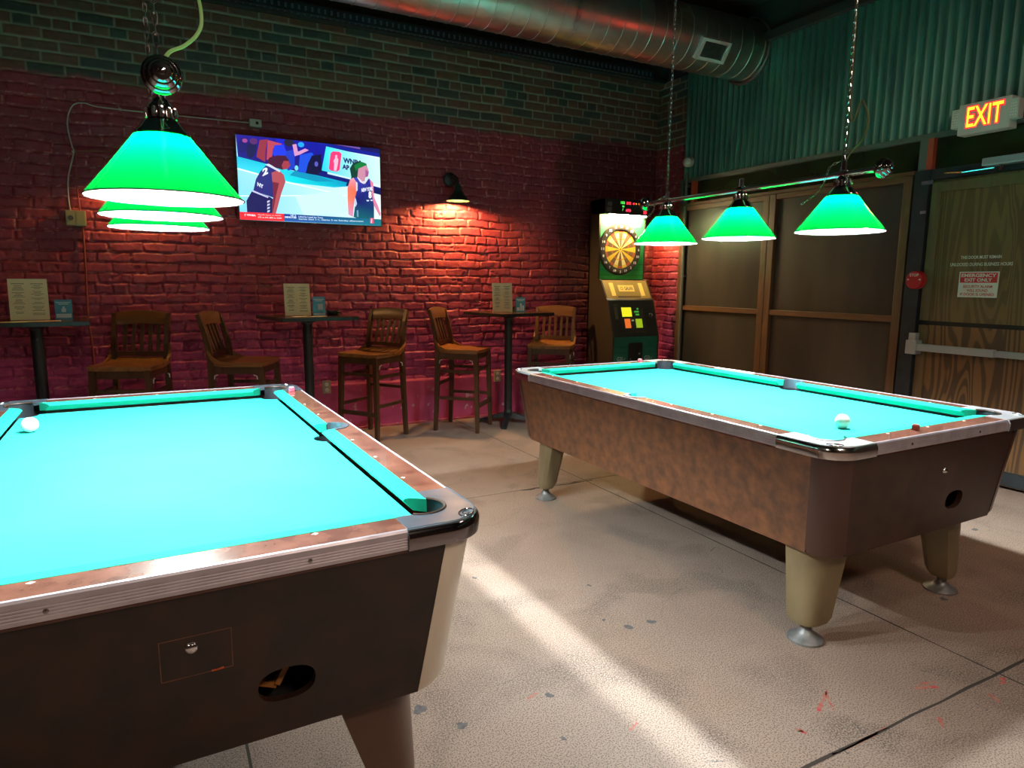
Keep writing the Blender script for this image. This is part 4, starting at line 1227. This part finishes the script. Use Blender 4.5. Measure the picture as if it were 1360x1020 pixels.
tvp([(600, 265), (690, 245), (720, 290), (660, 330), (640, 405), (585, 395)], (25, 80, 225)); tvp([(690, 270), (760, 260), (760, 400), (740, 420), (640, 405), (660, 330)], (8, 8, 60))
tvp(ell(572, 365, 14, 20), (120, 220, 235)); tvp(ell(722, 335, 14, 20), (90, 90, 190))
tvp([(790, 150), (1240, 150), (1240, 265), (795, 172)], (18, 20, 95))
tvp([(795, 165), (1230, 255), (1230, 285), (790, 205)], (15, 30, 150)); tvp([(860, 165), (1060, 205), (1060, 220), (860, 180)], (120, 80, 170))
tvp([(742, 395), (960, 450), (1210, 520), (1210, 550), (960, 480), (735, 425)], (12, 22, 120))
tvp([(800, 198), (1212, 296), (1200, 500), (760, 384)], None, [(60, 240, 250), (215, 255, 240), (210, 250, 235), (20, 215, 235)])
tvp([(960, 460), (1212, 540), (1212, 575), (940, 500)], (10, 25, 90))
tvp([(850, 236), (900, 240), (916, 256), (897, 380), (876, 394), (830, 386), (815, 370), (832, 252)], (250, 60, 125))
tvp([(866, 272), (874, 262), (884, 270), (882, 285), (890, 300), (884, 340), (872, 388), (852, 384), (858, 330), (852, 310), (866, 290)], (245, 190, 215))
tvtext('WNBA', 926, 325, 1075, 352, 42, (18, 20, 110), .05); tvtext('AP', 918, 372, 972, 384, 38, (18, 20, 110), .05)
# player on the left, bent over
sk = (170, 75, 80)
tvp([(300, 395), (345, 345), (440, 385), (430, 470), (400, 590), (250, 535), (270, 450)], (38, 42, 125))
tvp([(245, 530), (375, 585), (395, 600), (405, 720), (205, 700), (200, 610)], (22, 20, 90))
tvp([(385, 400), (440, 380), (478, 420), (488, 470), (455, 560), (430, 650), (410, 720), (385, 715), (390, 620), (405, 520), (390, 460)], (180, 80, 90))
tvp([(395, 470), (440, 480), (420, 560), (395, 680), (385, 715), (395, 590)], (120, 35, 60))
tvp([(355, 310), (372, 285), (430, 268), (490, 270), (515, 300), (525, 340), (505, 372), (465, 378), (440, 370), (400, 360), (362, 335)], (70, 18, 55))
tvp([(478, 310), (515, 312), (526, 345), (505, 372), (470, 376), (462, 345)], (165, 60, 75))
tvp([(338, 338), (366, 332), (452, 385), (446, 398), (400, 372)], (210, 220, 240))
tvp([(245, 530), (360, 582), (358, 592), (240, 542)], (200, 200, 240))
tvtext('2', 318, 428, 360, 408, 55, (240, 245, 255), .05); tvtext('NY', 280, 500, 325, 522, 30, (225, 235, 250), .05)
for k in range(4): tvp([(352, 612+k*24), (372, 608+k*24), (368, 622+k*24), (350, 628+k*24)], (200, 205, 235))
# player on the right
tvp([(985, 440), (975, 370), (1000, 330), (1050, 312), (1100, 330), (1110, 360), (1050, 380), (1040, 440), (1010, 460), (960, 480)], (12, 60, 50))
tvp([(1010, 345), (1060, 318), (1105, 335), (1105, 355), (1040, 372), (1020, 390)], (10, 125, 60))
tvp([(1040, 372), (1100, 345), (1116, 372), (1120, 400), (1112, 432), (1090, 440), (1085, 470), (1042, 470), (1030, 440)], (205, 140, 165))
tvp([(1095, 375), (1120, 398), (1112, 432), (1092, 436)], (160, 90, 150))
tvp([(1000, 440), (1030, 440), (1080, 480), (1112, 440), (1140, 470), (1150, 520), (1148, 690), (1143, 790), (990, 740), (1010, 620)], None, [(60, 70, 190), (60, 70, 190), (40, 40, 150), (40, 60, 170), (30, 40, 150), (30, 35, 130), (15, 60, 110), (10, 100, 110), (10, 100, 110), (20, 25, 110)])
tvp([(1000, 440), (975, 455), (952, 520), (950, 600), (952, 720), (985, 740), (1000, 620), (1022, 540), (1030, 490)], None, [(250, 170, 190), (245, 150, 170), (250, 120, 110), (250, 130, 100), (225, 150, 190), (220, 150, 190), (235, 120, 110), (245, 110, 70), (230, 130, 130)])
tvp([(1125, 455), (1150, 480), (1152, 590), (1180, 660), (1196, 715), (1190, 740), (1150, 660), (1140, 600)], (225, 130, 165))
tvp([(1028, 438), (1034, 436), (1080, 482), (1076, 490), (1050, 475)], (225, 215, 225)); tvp([(1112, 438), (1120, 444), (1086, 490), (1078, 484)], (225, 215, 225))
tvp([(1018, 470), (1030, 480), (1028, 540), (1016, 545)], (225, 215, 230))
tvtext('NEW YORK', 1058, 552, 1146, 540, 30, (235, 240, 255), .05); tvtext('8', 1110, 600, 1134, 600, 54, (240, 245, 255), .06)
for a in ((1092, 612, 1114, 622), (1122, 610, 1142, 620)): tvp([(a[0], a[1]), (a[2], a[1]), (a[2]-4, a[3]), (a[0]+4, a[3])], (220, 225, 250))
tvp([(1003, 600), (1012, 600), (1020, 640), (1008, 665), (1000, 640)], (190, 205, 235)); tvp([(1015, 690), (1028, 688), (1028, 740), (1016, 738)], (110, 160, 180))
# lower third
tvp([(148, 692), (470, 710), (1200, 760), (1200, 815), (470, 765), (150, 748)], None, [(30, 60, 150), (20, 40, 150), (10, 110, 130), (10, 125, 135), (50, 95, 185), (40, 80, 180)])
tvp([(147, 691), (472, 710), (475, 766), (152, 748)], (250, 40, 55))
tvtext('WNBA', 200, 722, 268, 727, 14, (255, 225, 230), .06); tvp([(190, 704), (194, 708), (190, 728), (184, 714)], (255, 225, 230))
tvtext('Playoffs Semis on NOW', 282, 722, 452, 731, 13, (255, 200, 200), .01); tvtext('ATL vs. NY, MIN vs. CON', 282, 740, 455, 750, 13, (255, 225, 220), .03)
tvtext('UP 2', 520, 728, 562, 731, 13, (200, 220, 250), .04); tvtext('MINUTES', 480, 741, 564, 746, 14, (220, 235, 255), .05)
tvtext('Liberty Lead by Two', 580, 741, 760, 752, 15, (220, 235, 255), .02); tvtext('Series tied 1-1, Game 3 on Sunday afternoon', 580, 758, 1064, 782, 15, (210, 235, 240), .02)
tvp([(1115, 748), (1143, 750), (1142, 790), (1114, 788)], (230, 70, 110)); tvp([(1124, 752), (1131, 752), (1127, 788), (1118, 786)], (240, 220, 235))
me = bpy.data.meshes.new('screen_picture'); bmesh.ops.recalc_face_normals(tvb, faces=tvb.faces[:])
for f in tvb.faces:
    f.normal_update()
    if f.normal.y > 0: f.normal_flip()
tvb.to_mesh(me); tvb.free(); me.materials.append(M['tv_picture'])
scr = bpy.data.objects.new('screen', me); COL.objects.link(scr); scr.parent = t
b = BM(); addbx(b, -.018, .018, -.0130, -.012, -H_/2+.001, -H_/2+.005); obj('maker_mark', b, M['steel'], t)

# ------------------------------------------------------------------ wall fittings on the back wall
def wall_sconce(x, z, label, loc=None, rz=0., bm_='warm_bulb'):
    t = thing('wall_lamp', label, 'wall lamp', loc or (x, YB-.012, z), rz)
    b = BM(); lathe(b, [(0, -.03), (.045, -.03), (.062, -.018), (.066, 0)], (0, 0, .205), 28, 'y'); obj('wall_plate', b, M['black_metal'], t, True)
    b = BM(); tube(b, smooth_path([(0, -.02, .205), (.0, -.07, .225), (.01, -.12, .215), (.015, -.145, .17), (.015, -.15, .12)]), .011, 10); obj('gooseneck', b, M['black_metal'], t, True)
    b = BM(); lathe(b, [(.018, .15), (.028, .135), (.034, .095), (.050, .07), (.082, .035), (.104, .004), (.106, .0), (.103, .001), (.080, .032), (.048, .066), (.030, .09), (.0, .10)], (.015, -.15, 0), 36); obj('lamp_shade', b, mat('sconce_enamel', (.012, .03, .024), .35) if 'sconce_enamel' not in bpy.data.materials else bpy.data.materials['sconce_enamel'], t, True)
    b = BM(); bmesh.ops.create_icosphere(b, subdivisions=2, radius=.026)
    for v in b.verts: v.co += Vector((.015, -.15, .038))
    obj('bulb', b, M[bm_], t, True)
M['dim_bulb'] = emat('dim_warm_bulb', (1.0, .50, .17), 750)
wall_sconce(2.473, 2.045, 'dark gooseneck wall lamp throwing a warm glow on the red brick right of the TV')
wall_sconce(-.04, 2.045, 'gooseneck wall lamp on the brick mostly hidden behind the near green shade', bm_='dim_bulb')
wall_sconce(0, 0, 'wall lamp on the brick beside the dart machine, behind a green shade', (XR-.012, 5.66, 1.80), -PI/2, 'dim_bulb')

t = thing('junction_box', 'yellowish metal switch box on the brick wall left of the near green shade', 'electrical box', (-.462, YB-.035, 1.757))
obj('box_body', bx(-.062, .062, -.02, .035, -.055, .055, .004), M['box_metal'], t)
b = BM(); addbx(b, -.056, -.006, -.024, -.02, -.048, .048, .001); addbx(b, .004, .056, -.024, -.02, -.048, .048, .001); fp = obj('face_plate', b, M['box_metal'], t)
b = BM(); lathe(b, [(.018, -.025), (.018, -.030), (.0, -.030)], (-.03, 0, 0), 18, 'y'); obj('receptacle', b, M['outlet_dark'], fp)
t = thing('cable_box', 'small grey cable box on the brick above the top corner of the TV', 'electrical box', (.80, YB-.03, 2.555))
obj('box_body', bx(-.045, .045, -.022, .03, -.028, .028, .004), M['cable_grey'], t); b = BM(); lathe(b, [(0, -.026), (.010, -.026), (.012, -.022)], (.01, 0, 0), 12, 'y'); obj('port', b, M['black'], t)
def wall_cable(pts, r, m_, label, name='wall_cable', clips=()):
    b = BM(); tube(b, smooth_path([(x, YB-.022, z) for x, z in pts]), r, 7); 
    for x, z in clips: addbx(b, x-.008, x+.008, YB-.032, YB-.01, z-.008, z+.008, .002)
    tag(obj(name, b, M[m_], smooth=True), label, 'cable')
wall_cable([(.75, 2.556), (.268, 2.551), (-.236, 2.55), (-.35, 2.567), (-.415, 2.548), (-.452, 2.478), (-.464, 2.384), (-.447, 2.258), (-.441, 2.217), (-.486, 2.046), (-.497, 1.904), (-.491, 1.80)], .005, 'cable_grey', 'thin grey cable looping over the brick from the TV to the switch box', clips=((-.13, 2.55), (-.443, 2.225)))
wall_cable([(.10, 2.264), (-.385, 2.236), (-.423, 2.213), (-.438, 2.024), (-.437, 1.908), (-.431, 1.80)], .005, 'conduit_red', 'dark painted cable entering the switch box from above')
wall_cable([(-.425, 1.706), (-.431, 1.381), (-.442, 1.05), (-.432, .853), (-.428, .30)], .008, 'conduit_red', 'red painted conduit running down the brick below the switch box', 'wall_conduit')
def outlet(x, z, label):
    t = thing('wall_outlet', label, 'power outlet', (x, YB-.022, z), group='wall outlets')
    obj('cover_plate', bx(-.036, .036, -.008, .01, -.058, .058, .003), M['outlet'], t)
    b = BM()
    for dz in (-.025, .025): lathe(b, [(0, -.0095), (.014, -.0095), (.016, -.008)], (0, 0, dz), 16, 'y')
    s = obj('socket', b, M['paper_white'], t)
    b = BM()
    for dz in (-.025, .025):
        for dx in (-.006, .006): addbx(b, dx-.0015, dx+.0015, -.0102, -.0095, dz-.003, dz+.006)
    obj('slots', b, M['outlet_dark'], s)
outlet(1.287, .40, 'pale power outlet on the brick below the middle pub table')
outlet(2.965, .40, 'tan power outlet on the brick behind the post of the table near the dart machine')

# ------------------------------------------------------------------ dart machine
M['dart_side'] = mat('dart_cabinet_side', (.034, .026, .016), .5, col2=(.042, .034, .02), scale=4)
M['dart_black'] = mat('dart_black', (.010, .013, .012), .35)
M['dart_green'] = mat('dart_green_front', (.006, .12, .075), .4, col2=(.008, .15, .09), scale=6)
M['dart_board_green'] = mat('dart_board_green', (.03, .36, .08), .5, col2=(.04, .42, .10), scale=4)
M['dart_gold'] = mat('dart_gold_panel', (.36, .24, .075), .38, .3)
M['dart_label'] = mat('dart_label', (.75, .50, .12), .4, emit=(.75, .45, .10), estr=.18)
M['seg_dark'] = mat('segment_dark', (.16, .085, .03), .5); M['seg_light'] = mat('segment_cream', (.75, .60, .28), .5)
M['seg_gold'] = mat('segment_yellow', (.75, .48, .03), .5); M['seg_red'] = mat('segment_red', (.45, .08, .03), .5); M['spider'] = mat('board_ring', (.035, .024, .014), .5)
XM, YU, YLo = 4.185, 5.49, 5.25
t = thing('dart_machine', 'tall electronic dart machine with lit dartboard standing in the corner', 'dart machine', (XM, YU, 0))
hw = .287
sideprof = [(-.24, 0), (.20, 0), (.20, 2.13), (-.055, 2.13), (-.055, 1.99), (.03, 1.985), (.03, 1.36), (-.015, 1.35), (-.115, 1.175), (-.135, 1.155), (-.24, .80), (-.24, .79)]
for s in (-1, 1):
    p = plate(sideprof, [], 0, .018); b = BM(); merge(b, p, lambda c: (s*(hw-c.z), c.x, c.y)); obj('side_panel', b, M['dart_side'], t)
obj('back_panel', bx(-hw, hw, .18, .20, 0, 2.13), M['dart_side'], t)
hd = obj('score_header', bx(-hw, hw, -.06, .18, 1.985, 2.13, .004), M['dart_black'], t)
F = lambda dy: (lambda u, v, w=0: (u, dy, v))
b = BM(); f = F(-.0612)
text_in(b, '103', f, -.105, -.055, 2.085, 2.112, .05); text_in(b, 'm', f, -.085, -.06, 2.055, 2.072, .05); text_in(b, '/', f, -.085, -.07, 2.022, 2.045, .03)
obj('green_digits', b, M['led_green'], hd)
b = BM()
text_in(b, '512', f, -.035, .02, 2.085, 2.11, .05); text_in(b, '670', f, -.04, .02, 2.015, 2.042, .05); text_in(b, '24', f, .185, .235, 2.05, 2.085, .06); text_in(b, '10', f, .18, .215, 2.003, 2.035, .06)
addbx(b, .045, .063, -.0613, -.0611, 2.088, 2.104)
obj('red_digits', b, M['led_red'], hd)
b = BM()
for x0 in (.075, .11):
    b.faces.new([b.verts.new((x, -.0612, z)) for x, z in ((x0, 2.105), (x0+.018, 2.098), (x0+.008, 2.085))])
obj('orange_arrows', b, M['led_orange'], hd)
b = BM(); addbx(b, -.258, -.21, -.0616, -.06, 2.062, 2.10); addbx(b, -.27, -.212, -.0616, -.06, 2.005, 2.05); obj('stickers', b, mat('grey_sticker', (.10, .09, .08), .6), hd)
obj('board_panel', bx(-hw+.018, hw-.018, .03, .18, 1.36, 1.985), M['dart_board_green'], t)
b = BM()
for z in (1.40, 1.455, 1.51, 1.87): addbx(b, -hw+.018, hw-.018, .0285, .03, z-.0015, z+.0015)
obj('panel_lines', b, mat('panel_line', (.005, .10, .03), .6), t)
b = BM(); lathe(b, [(0, .028), (.12, .0285), (.12, .03)], (0, 0, 0), 8, 'y'); b.free()
# dartboard
db = bpy.data.objects.new('dartboard', None); COL.objects.link(db); db.parent = t; db.location = (-.035, .028, 1.655)
b = BM(); lathe(b, [(.188, -.018), (.196, -.022), (.25, -.016), (.256, -.006), (.256, .002)], seg=56, axis='y'); obj('catch_ring', b, M['spider'], db, True)
b = BM()
rings = [(.0, .008), (.008, .018), (.02, .095), (.095, .107), (.109, .163), (.165, .186)]
for k in range(20):
    a0, a1 = 2*PI*(k-.5)/20+.006, 2*PI*(k+.5)/20-.006
    for ri, (r0, r1) in enumerate(rings[2:]):
        mi = (1 if k % 2 else 0)
        if ri in (1, 3): mi = 3 if k % 2 == 0 else 2
        if ri == 0 or ri == 2: mi = (1 if (k % 2) else 0)
        if (k // 4) % 2 and mi == 1: mi = 2
        nn = 4
        vo = [b.verts.new((r1*math.sin(a0+(a1-a0)*j/nn), -.014, r1*math.cos(a0+(a1-a0)*j/nn))) for j in range(nn+1)]
        vi = [b.verts.new((r0*math.sin(a0+(a1-a0)*j/nn), -.014, r0*math.cos(a0+(a1-a0)*j/nn))) for j in range(nn+1)]
        for j in range(nn):
            fc = b.faces.new((vi[j], vi[j+1], vo[j+1], vo[j])); fc.material_index = mi
lathe(b, [(0, -.016), (.008, -.016), (.009, -.012)], seg=16, axis='y', mi=3); lathe(b, [(.009, -.015), (.019, -.0145), (.02, -.012)], seg=20, axis='y', mi=2)
obj('scoring_face', b, [M['seg_dark'], M['seg_light'], M['seg_gold'], M['seg_red']], db)
b = BM(); lathe(b, [(0, -.0125), (.19, -.0125), (.19, -.01)], seg=40, axis='y'); obj('web', b, M['dart_gold'], db)
for k, nmb in enumerate([20, 1, 18, 4, 13, 6, 10, 15, 2, 17, 3, 19, 7, 16, 8, 11, 14, 9, 12, 5]):
    a = 2*PI*k/20; cx_, cz_ = .222*math.sin(a), .222*math.cos(a); wd = .009 if nmb < 10 else .016
    b = BM(); text_in(b, str(nmb), lambda u, v, w=0: (u, -.0225, v), cx_-wd, cx_+wd, cz_-.012, cz_+.012, .03)
    obj('number', b, M['paper_white'], db)
# gold sloping panel
def sl(u, v, w=0):          # v 0..1 from the lower edge up
    return (u, -.115+.100*v-.008*w-.002, 1.177+.173*v)
b = BM(); R = []
for u in (-hw+.016, hw-.016): R.append([(u, -.015, 1.35), (u, -.118, 1.172), (u, -.10, 1.165), (u, .02, 1.34)])
loft(b, R); gp = obj('throw_panel', b, M['dart_gold'], t)
b = BM()
def srect(u0, u1, v0, v1, sh=0.):
    b.faces.new([b.verts.new(sl(u, v)) for u, v in ((u0, v0), (u1, v0), (u1+sh, v1), (u0+sh, v1))])
srect(-.205, -.155, .12, .85); srect(.155, .205, .12, .85); srect(-.105, .09, .36, .72)
lb = obj('label_plates', b, M['dart_label'], gp)
b = BM(); text_in(b, 'GALAN', lambda u, v, w=0: sl(u, v, .3), -.03, .07, .44, .64, .02); lathe(b, [(.012, 0), (.016, 0)], (0, 0, 0), 16); 
for v in list(b.verts):
    if abs(v.co.z) < .01: v.co = Vector(sl(-.065+v.co.x, .54+v.co.y/.173, .3))
obj('plate_lettering', b, M['ink'], lb)
b = BM()
for k in range(14): srect(-.135+k*.02, -.122+k*.02, .02, .10)
obj('button_strip', b, M['dart_black'], gp)
# console
def cs(u, z, off=0.): return (u, -.135-(1.155-z)*.105/.355-off, z)
b = BM(); R = [[(u, -.118, 1.172), (u, -.137, 1.155), (u, -.240, .80), (u, -.10, .80), (u, -.05, 1.165)] for u in (-hw+.016, hw-.016)]
loft(b, R); co_ = obj('console', b, M['dart_black'], t)
b = BM()
def crect(u0, u1, z0, z1, off=.002, mi=0):
    fc = b.faces.new([b.verts.new(cs(u, z, off)) for u, z in ((u0, z0), (u1, z0), (u1, z1), (u0, z1))]); fc.material_index = mi
crect(-.14, .13, .865, 1.10, .0015, 4)
crect(-.135, -.015, .995, 1.085, .002, 0); crect(-.115, -.045, .885, .975, .002, 1); crect(.02, .10, .885, .972, .002, 2)
for k in range(3): crect(.03+.012*k*(-1)**k, .075, 1.005+.028*k, 1.022+.028*k, .002, 3)
crect(-.03, .0, .95, .965, .002, 5)
obj('menu_screen', b, [emat('screen_yellow', (.85, .8, .02), 1.1), emat('screen_orange', (.9, .18, .03), .9), emat('screen_lime', (.42, .6, .02), .8), emat('screen_green', (.08, .45, .05), .7), M['black'], M['card_pale']], co_)
b = BM(); lathe(b, [(.016, -.006), (.020, -.008), (.022, .0)], (0, 0, 0), 20, 'y'); k_ = obj('coin_lock', b, M['chrome'], co_, True); k_.location = cs(.215, 1.005, .002)
for nm_, q_ in (('coin_slot_plate', (-.225, -.185, .97, 1.09)), ('instruction_plate', (-.24, -.175, 1.10, 1.115)), ('instruction_plate', (.16, .25, 1.10, 1.112)), ('console_button', (-.10, -.03, .838, .848)), ('console_button', (.0, .05, .838, .848)), ('console_button', (.07, .12, .838, .848))):
    b = BM(); crect(*q_, .004); obj(nm_, b, M['dart_side'], co_)
obj('lower_front', bx(-hw+.016, hw-.016, -.235, -.10, .05, .80), M['dart_green'], t)
b = BM()
for z in (.36, .50, .64, .70): addbx(b, -hw+.016, hw-.016, -.2362, -.235, z-.0015, z+.0015)
obj('front_lines', b, mat('front_line', (.004, .05, .03), .5), t)
b = BM()
p = plate([(-.09, .30), (.085, .30), (.085, .70)]+arc(.065, .72, .02, 0, 90, 4)+arc(-.07, .72, .02, 90, 180, 4)+[(-.09, .70)], [], 0, .004); merge(b, p, lambda c: (c.x, -.236-c.z, c.y)); dr_ = obj('coin_door', b, M['dart_black'], t)
b = BM(); addbx(b, -.06, .05, -.248, -.24, .52, .56, .003); lathe(b, [(0, -.246), (.008, -.246), (.01, -.24)], (.045, 0, .63), 12, 'y'); lathe(b, [(0, -.246), (.008, -.246), (.01, -.24)], (.04, 0, .5), 12, 'y'); lathe(b, [(0, -.246), (.005, -.246), (.006, -.24)], (-.065, 0, .58), 10, 'y'); obj('coin_slots', b, M['steel'], dr_)
b = BM(); f = F(-.2365)
for x0 in (-.225, .115): text_in(b, 'G2l', f, x0, x0+.065, .565, .605, .0); b.faces.new([b.verts.new(f(x0+a, c)) for a, c in ((.078, .572), (.095, .592), (.098, .590), (.080, .568))])
obj('front_lettering', b, M['card_pale'], t)
# strip lamp under the header lights the board
b = BM(); addbx(b, -.22, .22, -.05, -.03, 1.975, 1.985); sl_ = obj('strip_lamp', b, emat('board_lamp', (1, .80, .45), 620), t)

# ------------------------------------------------------------------ unseen fill lamps added under the ceiling to raise the ambient light
def area(name, loc, size, energy, col, rot=(0, 0, 0)):
    l = bpy.data.lights.new(name, 'AREA'); l.energy = energy; l.color = col; l.shape = 'DISK'; l.size = size
    o = bpy.data.objects.new(name, l); COL.objects.link(o); o.location = loc; o.rotation_euler = rot
area('room_fill_lamp', (1.2, -1.8, 3.6), .6, 95, (1., .77, .58))
area('room_fill_lamp', (-2.6, -1.0, 3.6), .6, 42, (1., .77, .58))
area('room_fill_lamp', (3.6, .2, 3.6), .5, 12, (.95, .7, .6))
w = bpy.data.worlds.new('world'); scene.world = w; w.use_nodes = True
w.node_tree.nodes['Background'].inputs['Color'].default_value = (.5, .55, .6, 1); w.node_tree.nodes['Background'].inputs['Strength'].default_value = .004
scene.view_settings.view_transform = 'Standard'
scene.view_settings.look = 'None'
scene.view_settings.exposure = 0.
